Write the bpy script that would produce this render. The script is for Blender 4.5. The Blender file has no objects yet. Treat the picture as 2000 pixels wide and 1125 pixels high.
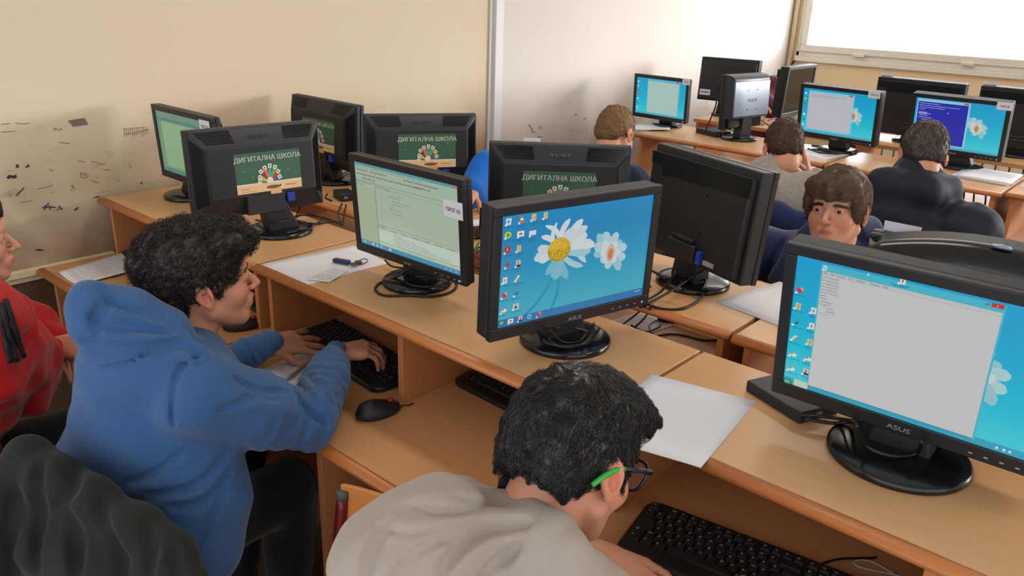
import bpy, bmesh, math, random
import numpy as np
from mathutils import Vector, Matrix, Euler
random.seed(7); RNG = np.random.RandomState(7)
S = bpy.context.scene; COL = S.collection
# ---------------------------------------------------------------- camera, light, exposure
YAW, PITCH, ROLL, FPX = .71371397, .35827755, .03479727, 1561.637
CP = np.array([0, 0, 1.65])
_f = np.array([-math.sin(YAW)*math.cos(PITCH), math.cos(YAW)*math.cos(PITCH), -math.sin(PITCH)])
_r = np.array([math.cos(YAW), math.sin(YAW), 0.]); _u = np.cross(_r, _f)
CR = math.cos(ROLL)*_r+math.sin(ROLL)*_u; CU = -math.sin(ROLL)*_r+math.cos(ROLL)*_u; CF = _f
camd = bpy.data.cameras.new('camera'); cam = bpy.data.objects.new('camera', camd); COL.objects.link(cam)
camd.sensor_width = 36; camd.lens = FPX/2000*36; camd.clip_start = .05
m4 = Matrix.Identity(4)
for i in range(3):
    m4[i][0] = CR[i]; m4[i][1] = CU[i]; m4[i][2] = -CF[i]; m4[i][3] = CP[i]
cam.matrix_world = m4; S.camera = cam
def ray(px, py): return CF+CR*(px-1000)/FPX-CU*(py-562.5)/FPX
def onz(px, py, z):
    v = ray(px, py); return CP+v*(z-CP[2])/v[2]
def dep(px, py, d): return CP+ray(px, py)*d          # a point at a real distance along the optical axis
S.view_settings.view_transform = 'Standard'; S.view_settings.look = 'None'
S.view_settings.gamma = 1; S.view_settings.use_curve_mapping = False
S.view_settings.exposure = 0.36
S.cycles.use_denoising = True
S.cycles.max_bounces = 6; S.cycles.diffuse_bounces = 4; S.cycles.glossy_bounces = 3
S.cycles.transmission_bounces = 4; S.cycles.transparent_max_bounces = 6
S.cycles.sample_clamp_indirect = 6; S.cycles.caustics_reflective = False; S.cycles.caustics_refractive = False
W = bpy.data.worlds.new('sky'); S.world = W; W.use_nodes = True
nt = W.node_tree; nt.nodes.clear()
o_ = nt.nodes.new('ShaderNodeOutputWorld'); b_ = nt.nodes.new('ShaderNodeBackground')
tc = nt.nodes.new('ShaderNodeTexCoord'); sx = nt.nodes.new('ShaderNodeSeparateXYZ')
nt.links.new(tc.outputs['Generated'], sx.inputs[0])
mr = nt.nodes.new('ShaderNodeMapRange'); mr.inputs[1].default_value = -.1; mr.inputs[2].default_value = .35
mr.inputs[3].default_value = WORLD_DIM = 1.35; mr.inputs[4].default_value = 7.0; mr.interpolation_type = 'SMOOTHSTEP'
nt.links.new(sx.outputs['Y'], mr.inputs[0])
mz = nt.nodes.new('ShaderNodeMapRange'); mz.inputs[1].default_value = -.15; mz.inputs[2].default_value = .45; mz.inputs[3].default_value = .95; mz.inputs[4].default_value = 1.15; nt.links.new(sx.outputs['Z'], mz.inputs[0])
my = nt.nodes.new('ShaderNodeMath'); my.operation = 'MAXIMUM'; m5 = nt.nodes.new('ShaderNodeMapRange'); m5.inputs[1].default_value = 0; m5.inputs[2].default_value = .3; nt.links.new(sx.outputs['Y'], m5.inputs[0])
nt.links.new(mz.outputs[0], my.inputs[0]); nt.links.new(m5.outputs[0], my.inputs[1]); mm = nt.nodes.new('ShaderNodeMath'); mm.operation = 'MULTIPLY'
nt.links.new(mr.outputs[0], mm.inputs[0]); nt.links.new(my.outputs[0], mm.inputs[1]); nt.links.new(mm.outputs[0], b_.inputs['Strength'])
b_.inputs['Color'].default_value = (.93, .96, 1, 1); nt.links.new(b_.outputs[0], o_.inputs[0])
sd = bpy.data.lights.new('sun', 'SUN'); sd.energy = 2.4; sd.angle = math.radians(18); sd.color = (1, .95, .86)
sun = bpy.data.objects.new('sun', sd); COL.objects.link(sun)
sun.rotation_euler = Vector((-1, -1, -.245)).to_track_quat('-Z', 'Y').to_euler()

FILL_LIGHTS = ((-1.4, 2.0), (1.2, 2.0), (-1.4, 4.6), (1.2, 4.6))          # fill lights added under the ceiling, out of view: one area light each
for i, (lx, ly) in enumerate(FILL_LIGHTS):
    ld = bpy.data.lights.new('added_fill_light', 'AREA'); ld.shape = 'RECTANGLE'; ld.size = 1.3; ld.size_y = .28; ld.energy = FILL_W = 10; ld.color = (1, .93, .82)
    lo_ = bpy.data.objects.new('added_fill_light', ld); COL.objects.link(lo_); lo_.location = (lx, ly, 2.77)

# ---------------------------------------------------------------- helpers
def lin(c):
    return tuple((x/255/12.92 if x/255 <= .04045 else ((x/255+.055)/1.055)**2.4) for x in c)
MATS = {}
def mat(name, rgb, rough=.5, metal=0, spec=.5, noise=0, nscale=20, bump=0, bscale=200, stretch=None, emit=0, sss=0, coat=0, sheen=0, alpha=1, bdist=.002):
    if name in MATS: return MATS[name]
    m = bpy.data.materials.new(name); m.use_nodes = True; MATS[name] = m
    n = m.node_tree.nodes; L = m.node_tree.links; p = n['Principled BSDF']
    c = lin(rgb)+(1,)
    p.inputs['Base Color'].default_value = c; p.inputs['Roughness'].default_value = rough
    p.inputs['Metallic'].default_value = metal; p.inputs['Specular IOR Level'].default_value = spec
    if coat: p.inputs['Coat Weight'].default_value = coat; p.inputs['Coat Roughness'].default_value = .15
    if sheen: p.inputs['Sheen Weight'].default_value = sheen
    if sss:
        p.inputs['Subsurface Weight'].default_value = sss; p.inputs['Subsurface Radius'].default_value = (.012, .004, .002)
        p.inputs['Subsurface Scale'].default_value = 1
    if emit:
        p.inputs['Emission Color'].default_value = c; p.inputs['Emission Strength'].default_value = emit
    if alpha < 1: p.inputs['Alpha'].default_value = alpha
    if noise or bump:
        t = n.new('ShaderNodeTexCoord'); mp = n.new('ShaderNodeMapping'); L.new(t.outputs['Object'], mp.inputs[0])
        if stretch: mp.inputs['Scale'].default_value = stretch
    if noise:
        nz = n.new('ShaderNodeTexNoise'); nz.inputs['Scale'].default_value = nscale; nz.inputs['Detail'].default_value = 5
        L.new(mp.outputs[0], nz.inputs['Vector'])
        mx = n.new('ShaderNodeMix'); mx.data_type = 'RGBA'; mx.inputs[6].default_value = tuple(x*(1-noise) for x in c[:3])+(1,)
        mx.inputs[7].default_value = tuple(min(1, x*(1+noise)) for x in c[:3])+(1,)
        L.new(nz.outputs[0], mx.inputs[0]); L.new(mx.outputs[2], p.inputs['Base Color'])
    if bump:
        nb = n.new('ShaderNodeTexNoise'); nb.inputs['Scale'].default_value = bscale; nb.inputs['Detail'].default_value = 4
        L.new(mp.outputs[0], nb.inputs['Vector'])
        bp = n.new('ShaderNodeBump'); bp.inputs['Strength'].default_value = bump; bp.inputs['Distance'].default_value = bdist
        L.new(nb.outputs[0], bp.inputs['Height']); L.new(bp.outputs[0], p.inputs['Normal'])
    return m

class MB:
    """collects shapes, then becomes one mesh object"""
    def __init__(s): s.v = []; s.f = []; s.m = []; s.c = []; s.sm = []; s.k = 0; s.smooth = False; s.col = (1, 1, 1)
    def add(s, vs, fs):
        o = len(s.v); s.v += [tuple(map(float, v)) for v in vs]
        for f in fs: s.f.append(tuple(i+o for i in f)); s.m.append(s.k); s.sm.append(s.smooth); s.c.append(s.col)
        return s
    def box(s, lo, hi, M=None):
        (a, b, c), (d, e, f) = lo, hi
        vs = [(a, b, c), (d, b, c), (d, e, c), (a, e, c), (a, b, f), (d, b, f), (d, e, f), (a, e, f)]
        if M is not None: vs = [tuple(M @ Vector(v)) for v in vs]
        return s.add(vs, [(0, 3, 2, 1), (4, 5, 6, 7), (0, 1, 5, 4), (1, 2, 6, 5), (2, 3, 7, 6), (3, 0, 4, 7)])
    def cbox(s, c, d, rz=0, M=None):
        R = Matrix.Translation(c) @ Matrix.Rotation(rz, 4, 'Z')
        if M is not None: R = M @ R
        return s.box((-d[0]/2, -d[1]/2, -d[2]/2), (d[0]/2, d[1]/2, d[2]/2), R)
    def loft(s, rings, caps=True, closed=True):
        n = len(rings[0]); vs = [v for r in rings for v in r]; fs = []
        for i in range(len(rings)-1):
            for j in range(n if closed else n-1):
                a = i*n+j; b = i*n+(j+1) % n; fs.append((a, b, b+n, a+n))
        if caps: fs += [tuple(range(n-1, -1, -1)), tuple(range((len(rings)-1)*n, len(rings)*n))]
        return s.add(vs, fs)
    def tube(s, pts, r, n=8, caps=True):
        P = [Vector(p) for p in pts]; rings = []; rr = r if hasattr(r, '__len__') else [r]*len(P)
        up = Vector((0, 0, 1)); t = (P[1]-P[0]).normalized()
        if abs(t.dot(up)) > .95: up = Vector((1, 0, 0))
        x = t.cross(up).normalized()
        for i, p in enumerate(P):
            t = (P[min(i+1, len(P)-1)]-P[max(i-1, 0)]).normalized()
            x = (x-t*x.dot(t)).normalized(); y = t.cross(x)
            rings.append([tuple(p+(x*math.cos(a)+y*math.sin(a))*rr[i]) for a in [2*math.pi*k/n for k in range(n)]])
        return s.loft(rings, caps)
    def lathe(s, prof, n=48, c=(0, 0, 0)):
        rings = [[(c[0]+r*math.cos(2*math.pi*k/n), c[1]+r*math.sin(2*math.pi*k/n), c[2]+z) for k in range(n)] for r, z in prof]
        return s.loft(rings)
    def prism(s, poly, z0, z1, M=None):
        a = [(x, y, z0) for x, y in poly]; b = [(x, y, z1) for x, y in poly]
        if M is not None: a = [tuple(M @ Vector(v)) for v in a]; b = [tuple(M @ Vector(v)) for v in b]
        return s.loft([a, b])
    def build(s, name, m, parent=None, bevel=0, seg=2, loc=None, rot=None, sub=0, auto=None, normals=True):
        me = bpy.data.meshes.new(name); me.from_pydata(s.v, [], s.f)
        ms = m if isinstance(m, (list, tuple)) else [m]
        for q in ms: me.materials.append(q)
        me.polygons.foreach_set('material_index', s.m)
        me.polygons.foreach_set('use_smooth', s.sm)
        if any(c != (1, 1, 1) for c in s.c):
            at = me.color_attributes.new('Col', 'FLOAT_COLOR', 'CORNER'); k = []
            for f, c in zip(s.f, s.c): k += (list(lin(c))+[1])*len(f)
            at.data.foreach_set('color', k)
        if normals:
            bm = bmesh.new(); bm.from_mesh(me); bmesh.ops.recalc_face_normals(bm, faces=bm.faces); bm.to_mesh(me); bm.free()
        me.update()
        o = bpy.data.objects.new(name, me); COL.objects.link(o)
        if parent is not None: o.parent = parent
        if loc is not None: o.location = loc
        if rot is not None: o.rotation_euler = rot
        if bevel:
            b = o.modifiers.new('bevel', 'BEVEL'); b.width = bevel; b.segments = seg; b.limit_method = 'ANGLE'; b.angle_limit = math.radians(40)
            b.harden_normals = True
            for p in me.polygons: p.use_smooth = True
        if sub:
            q = o.modifiers.new('sub', 'SUBSURF'); q.levels = sub; q.render_levels = sub
        return o
def tag(o, label=None, cat=None, group=None, kind=None):
    if label: o['label'] = label
    if cat: o['category'] = cat
    if group: o['group'] = group
    if kind: o['kind'] = kind
    return o
def thing(name, loc, label, cat, group=None, rz=0):
    o = bpy.data.objects.new(name, None); COL.objects.link(o); o.location = loc; o.rotation_euler = (0, 0, rz)
    o.empty_display_size = .1
    return tag(o, label, cat, group)
def struct(mb, name, m, **k): return tag(mb.build(name, m, **k), kind='structure')
def spline(pts, n=8, closed=False):
    P = [Vector(p) for p in pts]; out = []
    N = len(P)
    for i in range(N if closed else N-1):
        if closed: a, b, c, d = P[(i-1) % N], P[i], P[(i+1) % N], P[(i+2) % N]
        else: a, b, c, d = P[max(i-1, 0)], P[i], P[i+1], P[min(i+2, N-1)]
        for k in range(n):
            t = k/n; out.append(.5*((2*b)+(c-a)*t+(2*a-5*b+4*c-d)*t*t+(3*b-a-3*c+d)*t**3))
    if not closed: out.append(P[-1])
    return out
_TX = {}
def text_geo(s, bold=False):
    if s in _TX: return _TX[s]
    c = bpy.data.curves.new('t', 'FONT'); c.body = s; c.resolution_u = 3
    o = bpy.data.objects.new('t', c); me = o.to_mesh()
    v = [tuple(q.co) for q in me.vertices]; f = [tuple(p.vertices) for p in me.polygons]
    o.to_mesh_clear(); bpy.data.objects.remove(o); bpy.data.curves.remove(c)
    _TX[s] = (v, f); return _TX[s]
def add_text(mb, s, x, y, h, M, sx=1, z=0, center=False, bold=0):
    """lettering in the local plane of M (x right, y up); h = capital height"""
    v, f = text_geo(s)
    if not v: return
    k = h/.70; w = max(q[0] for q in v)*k*sx
    ox = x-(w/2 if center else 0)
    for dx in ([0] if not bold else [-bold, 0, bold]):
        mb.add([tuple(M @ Vector((ox+dx+q[0]*k*sx, y+q[1]*k, z))) for q in v], f)
def quad(mb, x0, y0, x1, y1, M, z=0): mb.add([tuple(M @ Vector(p)) for p in ((x0, y0, z), (x1, y0, z), (x1, y1, z), (x0, y1, z))], [(0, 1, 2, 3)])
def poly(mb, pts, M, z=0):
    mb.add([tuple(M @ Vector((p[0], p[1], z))) for p in pts], [tuple(range(len(pts)))])

# ---------------------------------------------------------------- materials
def wood_mat(name, rgb, rough, amt=.10, coat=.0, sc=(1.2, 18, 18)):
    m = mat(name, rgb, rough, noise=amt, nscale=4, stretch=sc, bump=.06, bscale=30, coat=coat, bdist=.001); return m
TOP = wood_mat('beech_laminate', (208, 160, 112), .34, .07)
EDGE = wood_mat('varnished_beech_edge', (184, 112, 58), .38, .28)
PANEL = wood_mat('beech_panel', (186, 122, 74), .5, .08, sc=(18, 18, 1.2))
TABLE = wood_mat('beech_tabletop', (200, 146, 98), .38, .07)
def cmat(name, emit, rough=.5):
    if name in MATS: return MATS[name]
    m = bpy.data.materials.new(name); m.use_nodes = True; MATS[name] = m
    p = m.node_tree.nodes['Principled BSDF']; a = m.node_tree.nodes.new('ShaderNodeVertexColor'); a.layer_name = 'Col'
    L = m.node_tree.links; p.inputs['Roughness'].default_value = rough
    if emit:
        p.inputs['Base Color'].default_value = (.01, .01, .01, 1); L.new(a.outputs[0], p.inputs['Emission Color']); p.inputs['Emission Strength'].default_value = emit
        p.inputs['Roughness'].default_value = .35
    else: L.new(a.outputs[0], p.inputs['Base Color'])
    return m
SCR = cmat('screen_picture', .62); PRN = cmat('printed_colour', 0, .6)
BLK = mat('black_plastic', (30, 30, 32), .38, bump=.15, bscale=900, bdist=.0003)
BLKG = mat('black_gloss_plastic', (20, 21, 23), .2)
BLKM = mat('black_matt_plastic', (29, 30, 34), .5, bump=.2, bscale=700, bdist=.0003)
BEZT = mat('bezel_plastic', (27, 28, 32), .42)
GREYP = mat('grey_plastic', (120, 124, 130), .4)
SILV = mat('silver_plastic', (150, 160, 175), .35, metal=.6)
CABLE = mat('black_cable', (18, 18, 19), .45)
CABLEW = mat('grey_cable', (190, 190, 188), .5)
LOGO = mat('logo_silver', (185, 188, 190), .3, metal=.5)
LOGOK = mat('logo_dark', (52, 60, 74), .4)
PAPER = mat('white_paper', (222, 222, 228), .7, noise=.02, nscale=6)
BLUEP = mat('blue_plug', (30, 60, 170), .4)
LEDB = mat('blue_power_light', (60, 110, 255), .4, emit=4)
WHITEP = mat('white_plastic', (225, 225, 222), .45)

# ---------------------------------------------------------------- room shell
XW, YW, SILL, WTOP, HC = -2.93, 6.88, 1.185, 2.36, 2.85
def wall_mat(name, rgb, dirt, dirt_rgb, zlo, zhi):
    m = bpy.data.materials.new(name); m.use_nodes = True; n = m.node_tree.nodes; L = m.node_tree.links; p = n['Principled BSDF']
    p.inputs['Roughness'].default_value = .75
    g = n.new('ShaderNodeNewGeometry'); s = n.new('ShaderNodeSeparateXYZ'); L.new(g.outputs['Position'], s.inputs[0])
    def noise(sc, det, mapsc=(1, 1, 1), d=0):
        mp = n.new('ShaderNodeMapping'); mp.inputs['Scale'].default_value = mapsc; L.new(g.outputs['Position'], mp.inputs[0])
        q = n.new('ShaderNodeTexNoise'); q.inputs['Scale'].default_value = sc; q.inputs['Detail'].default_value = det; q.inputs['Distortion'].default_value = d
        L.new(mp.outputs[0], q.inputs['Vector']); return q.outputs[0]
    def mrange(v, a, b, c=0, d=1):
        q = n.new('ShaderNodeMapRange'); q.interpolation_type = 'SMOOTHSTEP'
        for i, x in enumerate((a, b, c, d)): q.inputs[i+1].default_value = x
        L.new(v, q.inputs[0]); return q.outputs[0]
    def mul(a, b):
        q = n.new('ShaderNodeMath'); q.operation = 'MULTIPLY'
        for i, x in enumerate((a, b)):
            if hasattr(x, 'is_linked'): L.new(x, q.inputs[i])
            else: q.inputs[i].default_value = x
        return q.outputs[0]
    def mix(f, a, b):
        q = n.new('ShaderNodeMix'); q.data_type = 'RGBA'; L.new(f, q.inputs[0])
        for i, x in ((6, a), (7, b)):
            if hasattr(x, 'is_linked'): L.new(x, q.inputs[i])
            else: q.inputs[i].default_value = lin(x)+(1,)
        return q.outputs[2]
    low = mrange(s.outputs[2], zhi, zlo)
    f1 = mul(mul(mrange(noise(1.6, 6, d=1.0), .3, .62), low), dirt)
    c = mix(f1, rgb, dirt_rgb)
    f2 = mul(mul(mrange(noise(5, 5, (1, 1, 2.2), 1.5), .6, .74), low), dirt*.6)
    c = mix(f2, c, (96, 84, 76))
    f3 = mul(mul(mrange(noise(26, 3, (1, .5, 1.6), 2), .66, .76), low), dirt*.8)
    c = mix(f3, c, (90, 80, 78))
    f4 = mul(mul(mrange(s.outputs[2], 1.0, .74), mrange(noise(2.5, 5), .25, .6)), dirt*.55)
    c = mix(f4, c, (126, 92, 66))
    L.new(c, p.inputs['Base Color'])
    b = n.new('ShaderNodeBump'); b.inputs['Strength'].default_value = .25; b.inputs['Distance'].default_value = .004
    L.new(noise(9, 8), b.inputs['Height']); L.new(b.outputs[0], p.inputs['Normal'])
    return m
WALLA = wall_mat('cream_wall_paint', (216, 200, 172), .95, (166, 140, 112), .75, 1.3)
WALLB = wall_mat('white_wall_paint', (214, 206, 198), .7, (170, 155, 140), .6, 1.25)
WALLC = wall_mat('tan_wall_paint', (234, 208, 166), .2, (170, 145, 110), .3, 1.0)
WALLP = mat('plain_wall_paint', (225, 214, 192), .8)
DADO = mat('dark_dado_paint', (96, 72, 56), .6, noise=.12, nscale=8)
m = MB(); m.box((XW-.12, -1.6, .70), (XW, 3.17, HC)); wl = struct(m, 'wall_left', WALLA)
m = MB(); m.box((XW-.12, -1.6, 0), (XW-.004, 3.17, .70)); struct(m, 'wall_left', DADO)
m = MB(); m.box((XW-.12, 3.17, 0), (XW, YW+.2, HC)); struct(m, 'wall_left', WALLB)
m = MB(); m.box((XW, -1.0, .676), (XW+.022, 1.14, .702)); m.box((XW, -1.0, .655), (XW+.008, 1.14, .676))
struct(m, 'trim_1', mat('cream_rail_paint', (224, 208, 168), .5), bevel=.003)
m = MB(); m.box((XW, 3.155, .0), (XW+.03, 3.215, HC)); m.box((XW, 3.13, 0), (XW+.012, 3.157, HC))
struct(m, 'trim_2', mat('white_trunking', (214, 212, 210), .45), bevel=.003)
# window wall: solid below the sill and above the head
m = MB(); m.box((XW, YW, 0), (4.6, YW+.2, SILL-.03)); struct(m, 'wall_window', WALLC)
m = MB(); m.box((XW, YW, WTOP), (4.6, YW+.2, HC)); m.box((XW, YW, SILL-.03), (-2.86, YW+.2, WTOP)); struct(m, 'wall_window', WALLC)
WF = mat('white_window_frame', (222, 216, 202), .4)
wf = tag(bpy.data.objects.new('window_1', None), kind='structure'); COL.objects.link(wf)
m = MB(); m.box((-2.86, YW-.035, SILL-.03), (4.6, YW+.05, SILL+.012)); m.build('window_sill', WF, wf, bevel=.004)
m = MB()
m.box((-2.86, YW-.01, SILL+.012), (4.6, YW+.06, SILL+.05)); m.box((-2.86, YW-.01, WTOP-.04), (4.6, YW+.06, WTOP))
m.box((-2.86, YW-.01, SILL), (-2.835, YW+.06, WTOP)); m.build('window_frame', WF, wf, bevel=.003)
for i, x0 in enumerate((-2.83, -.95, .95, 2.85)):
    x1 = x0+1.86; m = MB(); z0, z1 = SILL+.05, WTOP-.04; t = .055
    m.box((x0, YW-.025, z0), (x1, YW+.03, z0+t)); m.box((x0, YW-.025, z1-t), (x1, YW+.03, z1))
    m.box((x0, YW-.025, z0+t), (x0+t, YW+.03, z1-t)); m.box((x1-t, YW-.025, z0+t), (x1, YW+.03, z1-t))
    fr = m.build('sash', WF, wf, bevel=.004)
    m = MB()
    for k in (.45, 1.25): m.box((x0+k, YW-.045, z0-.012), (x0+k+.09, YW-.02, z0+.01))
    m.build('hinge', mat('dusty_white_hinge', (214, 205, 188), .5), fr, bevel=.003)
gm = bpy.data.materials.new('window_glass'); gm.use_nodes = True; gn = gm.node_tree.nodes; gn.clear()
go = gn.new('ShaderNodeOutputMaterial'); g1 = gn.new('ShaderNodeBsdfTransparent'); g2 = gn.new('ShaderNodeBsdfGlossy'); g3 = gn.new('ShaderNodeMixShader')
g2.inputs['Roughness'].default_value = .05; g3.inputs[0].default_value = .06; g1.inputs[0].default_value = (.97, .98, 1, 1)
gm.node_tree.links.new(g1.outputs[0], g3.inputs[1]); gm.node_tree.links.new(g2.outputs[0], g3.inputs[2]); gm.node_tree.links.new(g3.outputs[0], go.inputs[0])
m = MB(); m.box((-2.8, YW+.004, SILL+.08), (4.5, YW+.010, WTOP-.07)); m.build('pane', gm, wf)
m = MB(); m.box((XW-.12, -1.6, HC), (4.6, YW+.2, HC+.1)); struct(m, 'ceiling', mat('white_ceiling', (235, 232, 224), .9))
m = MB(); m.box((4.5, 1.5, 0), (4.6, YW, HC)); struct(m, 'wall_right', WALLP)
m = MB(); m.box((XW-.12, -1.6, -.1), (4.6, YW+.2, 0)); struct(m, 'floor', mat('worn_brown_floor', (120, 100, 84), .5, noise=.2, nscale=6))
# pipes and a cable in the far corner
m = MB(); m.smooth = True
m.tube([(XW+.03, YW-.035, 0), (XW+.03, YW-.035, HC)], .018, 12); tag(m.build('heating_pipe', mat('cream_pipe_paint', (206, 186, 150), .5)), 'thin cream pipe rising up the far wall corner', 'pipe')
m = MB(); m.smooth = True
m.tube(spline([(XW+.2, YW-.02, SILL-.005), (XW+.1, YW-.02, SILL-.01), (XW+.05, YW-.02, SILL-.06), (XW+.018, YW-.06, SILL-.16), (XW+.014, YW-.06, .8)]), .007, 8)
tag(m.build('wall_cable', CABLE), 'black cable running down the far corner from the window sill', 'cable')
# radiator below the window
rd = thing('radiator', (-.9, YW-.10, .15), 'cream ribbed radiator under the window behind the far desks', 'radiator')
RM = mat('cream_radiator_paint', (226, 216, 190), .45); m = MB()
for k in range(30): m.box((-1.35+k*.09, -.05, 0), (-1.27+k*.09, .05, .6))
m.build('radiator_ribs', RM, rd, bevel=.012)
m = MB(); m.smooth = True; m.tube([(-1.4, 0, .56), (1.4, 0, .56)], .02, 10); m.tube([(-1.4, 0, .05), (1.4, 0, .05)], .02, 10); m.build('radiator_pipe', RM, rd)
# pencil and marker marks on the wall, drawn at real size
MK = mat('pencil_mark', (128, 114, 108), .8); MKD = mat('dark_marker', (66, 54, 52), .7); MKB = mat('blue_black_ink', (60, 50, 74), .7)
def onwall(px, py):
    v = ray(px, py); P = CP+v*(XW-CP[0])/v[0]; return (XW+.0006, P[1], P[2])
def wstroke(mb, pts, r=.0012):
    P = [onwall(*p) for p in pts]
    mb.tube([Vector(p) for p in P], r, 5)
m = MB()
for k in range(7): wstroke(m, [(133+k*1.5, 236+k*1.8), (165+k*1.2, 231+k*1.9)], .0016)
for k in range(12): wstroke(m, [(242+k*4.2, 249+(k % 3)*2), (243+k*4, 268-(k % 4)*2)], .0008)
wstroke(m, [(242, 262), (262, 260), (290, 252)], .001); wstroke(m, [(240, 252), (285, 248)], .0008)
for p in ([(104, 252), (107, 249), (106, 255), (111, 251), (114, 255), (119, 250), (121, 254)], [(115, 278), (136, 280)], [(152, 314), (166, 316)],
          [(178, 315), (192, 318)], [(193, 319), (206, 322)], [(200, 331), (214, 332)], [(188, 348), (190, 345)], [(138, 363), (147, 369), (137, 371)], [(140, 361), (144, 365)],
          [(156, 338), (168, 339), (173, 344), (166, 348), (158, 346), (156, 338)], [(163, 341), (167, 344)], [(252, 320), (257, 330)], [(72, 369), (88, 366), (103, 361)],
          [(30, 240), (45, 242), (58, 240)], [(2, 243), (20, 241)], [(2, 258), (30, 256)], [(229, 352), (234, 353)], [(176, 352), (192, 357)], [(40, 395), (62, 392)],
          [(96, 330), (104, 334)]): wstroke(m, p)
for p in ([(1031, 246), (1035, 244), (1036, 249), (1040, 252), (1038, 256), (1045, 258)], [(1053, 247), (1053, 252)], [(1057, 247), (1057, 252)], [(1050, 267), (1058, 266), (1052, 272), (1059, 274), (1051, 277)],
          [(1122, 224), (1127, 223)], [(1140, 232), (1144, 231)]): wstroke(m, p, .003)
m.build('pencil_marks', MK, wl)
m = MB()
def blot(pts): m.loft([[onwall(*p) for p in pts], [(XW+.0016, onwall(*p)[1], onwall(*p)[2]) for p in pts]])
blot([(31, 321), (36, 321), (37, 327), (31, 328)]); blot([(49, 326), (56, 320), (57, 325), (52, 328)]); blot([(12, 346), (18, 341), (24, 343), (31, 341), (33, 346), (28, 349), (21, 347), (16, 350)])
blot([(30, 382), (46, 366), (48, 367), (32, 383)]); blot([(144, 410), (150, 405), (154, 404), (148, 411)]); blot([(66, 487), (76, 486), (88, 488), (76, 490)]); blot([(181, 386), (190, 383), (198, 383), (188, 386)])
blot([(274, 357), (277, 355), (278, 358), (275, 360)])
m.build('dark_marks', MKD, wl)
m = MB()
for p in ([(86, 411), (94, 396), (98, 411)], [(82, 405), (104, 404)], [(100, 405), (109, 405)], [(112, 411), (116, 402), (121, 410)], [(117, 407), (122, 407)], [(84, 407), (90, 400)]): wstroke(m, p, .002)
m.build('ink_letters', MKB, wl)

# ---------------------------------------------------------------- desks
ZS, ZT = .91, .70
def desk(x0, x1, y0, y1, yt0, yt1, label, front=-1, divider=True, back=True, rz=0, group='beech computer desks', open_left=False):
    """upper shelf y0..y1 at ZS, tabletop yt0..yt1 at ZT; front=-1 user at -y, +1 user at +y"""
    cx = (x0+x1)/2; cy = (y0+y1)/2; D = thing('computer_desk', (cx, cy, 0), label, 'desk', group, rz)
    w = (x1-x0)/2-.002; a, b, ta, tb = y0-cy, y1-cy, yt0-cy, yt1-cy
    def top(name, ya, yb, z, m):
        q = MB(); q.box((-w, ya+(.018 if front < 0 else 0), z-.022), (w, yb-(.018 if front > 0 else 0), z)); o = q.build(name, m, D, bevel=.002)
        ye = ya+.018 if front < 0 else yb-.018; q = MB(); q.smooth = True; n = 10
        ring = [(ye+front*.019*math.sin(math.pi*k/n), z-.0105-.0005+.0115*math.cos(math.pi*k/n)) for k in range(n+1)]+[(ye-front*.006, z-.022), (ye-front*.006, z+.0006)]
        q.loft([[(-w, y, zz) for y, zz in ring], [(w, y, zz) for y, zz in ring]]); q.build('edge_strip', EDGE, o)
        return o
    top('upper_shelf', a, b, ZS, TOP); top('tabletop', ta, tb, ZT, TABLE)
    pf, pb = (a+.03, b) if front < 0 else (a, b-.03)
    t = .018
    for x in ([-w+.03] if open_left else [-w+.03]) + [w-.03]:
        q = MB(); q.box((x-t/2, pf, ZT), (x+t/2, pb, ZS-.022)); q.build('side_panel', PANEL, D, bevel=.0015)
        q = MB(); q.box((x-t/2, min(ta, pf)+.04, 0), (x+t/2, max(tb, pb)-.04, ZT-.022)); q.build('leg_panel', PANEL, D, bevel=.0015)
    if divider:
        q = MB(); q.box((-.009, min(ta, pf)+.02, 0), (.009, pb-.04, ZT-.022)); q.build('leg_panel', PANEL, D, bevel=.0015)
        q = MB(); q.box((-.009, pf, ZT), (.009, pb, ZS-.022)); q.build('divider', PANEL, D, bevel=.0015)
    if back:
        yb = b-.012 if front < 0 else a
        q = MB(); q.box((-w+.04, yb, ZT-.3), (w-.04, yb+.012, ZS-.022)); q.build('back_panel', PANEL, D)
    q = MB(); q.box((-w+.04, (ta+tb)/2-.01, .38), (w-.04, (ta+tb)/2+.01, ZT-.022)); q.build('modesty_panel', PANEL, D)
    return D
desk(-2.905, -1.913, 1.10, 1.505, .868, 1.505, 'beech computer desk against the left wall, leftmost of the near row', divider=False)
desk(-1.905, -.741, 1.10, 1.505, .868, 1.505, 'beech computer desk where the boy in the blue hoodie types')
desk(-.735, .43, 1.10, 1.505, .868, 1.505, 'beech computer desk under the large monitor at the right edge')
desk(-2.905, -1.913, 1.635, 2.04, 1.53, 2.27, 'beech computer desk of the second row beside the left wall', front=-1, divider=False, back=False)
desk(-1.905, -.741, 1.635, 2.04, 1.53, 2.27, 'beech computer desk under the green stickered monitors in mid room', front=-1, divider=False, back=False)
desk(-.731, .43, 1.625, 2.03, 1.53, 2.27, 'beech computer desk beside the frowning boy, right end of the second row', front=-1, divider=False, back=False)
desk(-2.47, -1.39, 3.85, 4.33, 3.60, 4.33, 'far beech desk with a silver backed monitor on it', divider=False, back=False)
desk(-1.38, -.625, 3.84, 4.33, 3.60, 4.33, 'far beech desk in front of the boy in the black puffer jacket', divider=False, back=False)
desk(-.615, .5, 3.86, 4.33, 3.60, 4.33, 'far beech desk cut off by the right edge of the view', divider=False, back=False)
desk(-2.55, -1.55, 4.66, 5.10, 4.50, 5.34, 'farthest beech desk on the left, below the window wall', front=1, divider=False, back=False)
desk(-1.54, -.35, 4.66, 5.10, 4.50, 5.34, 'farthest beech desk on the right, below the window', front=1, divider=False, back=False)

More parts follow.
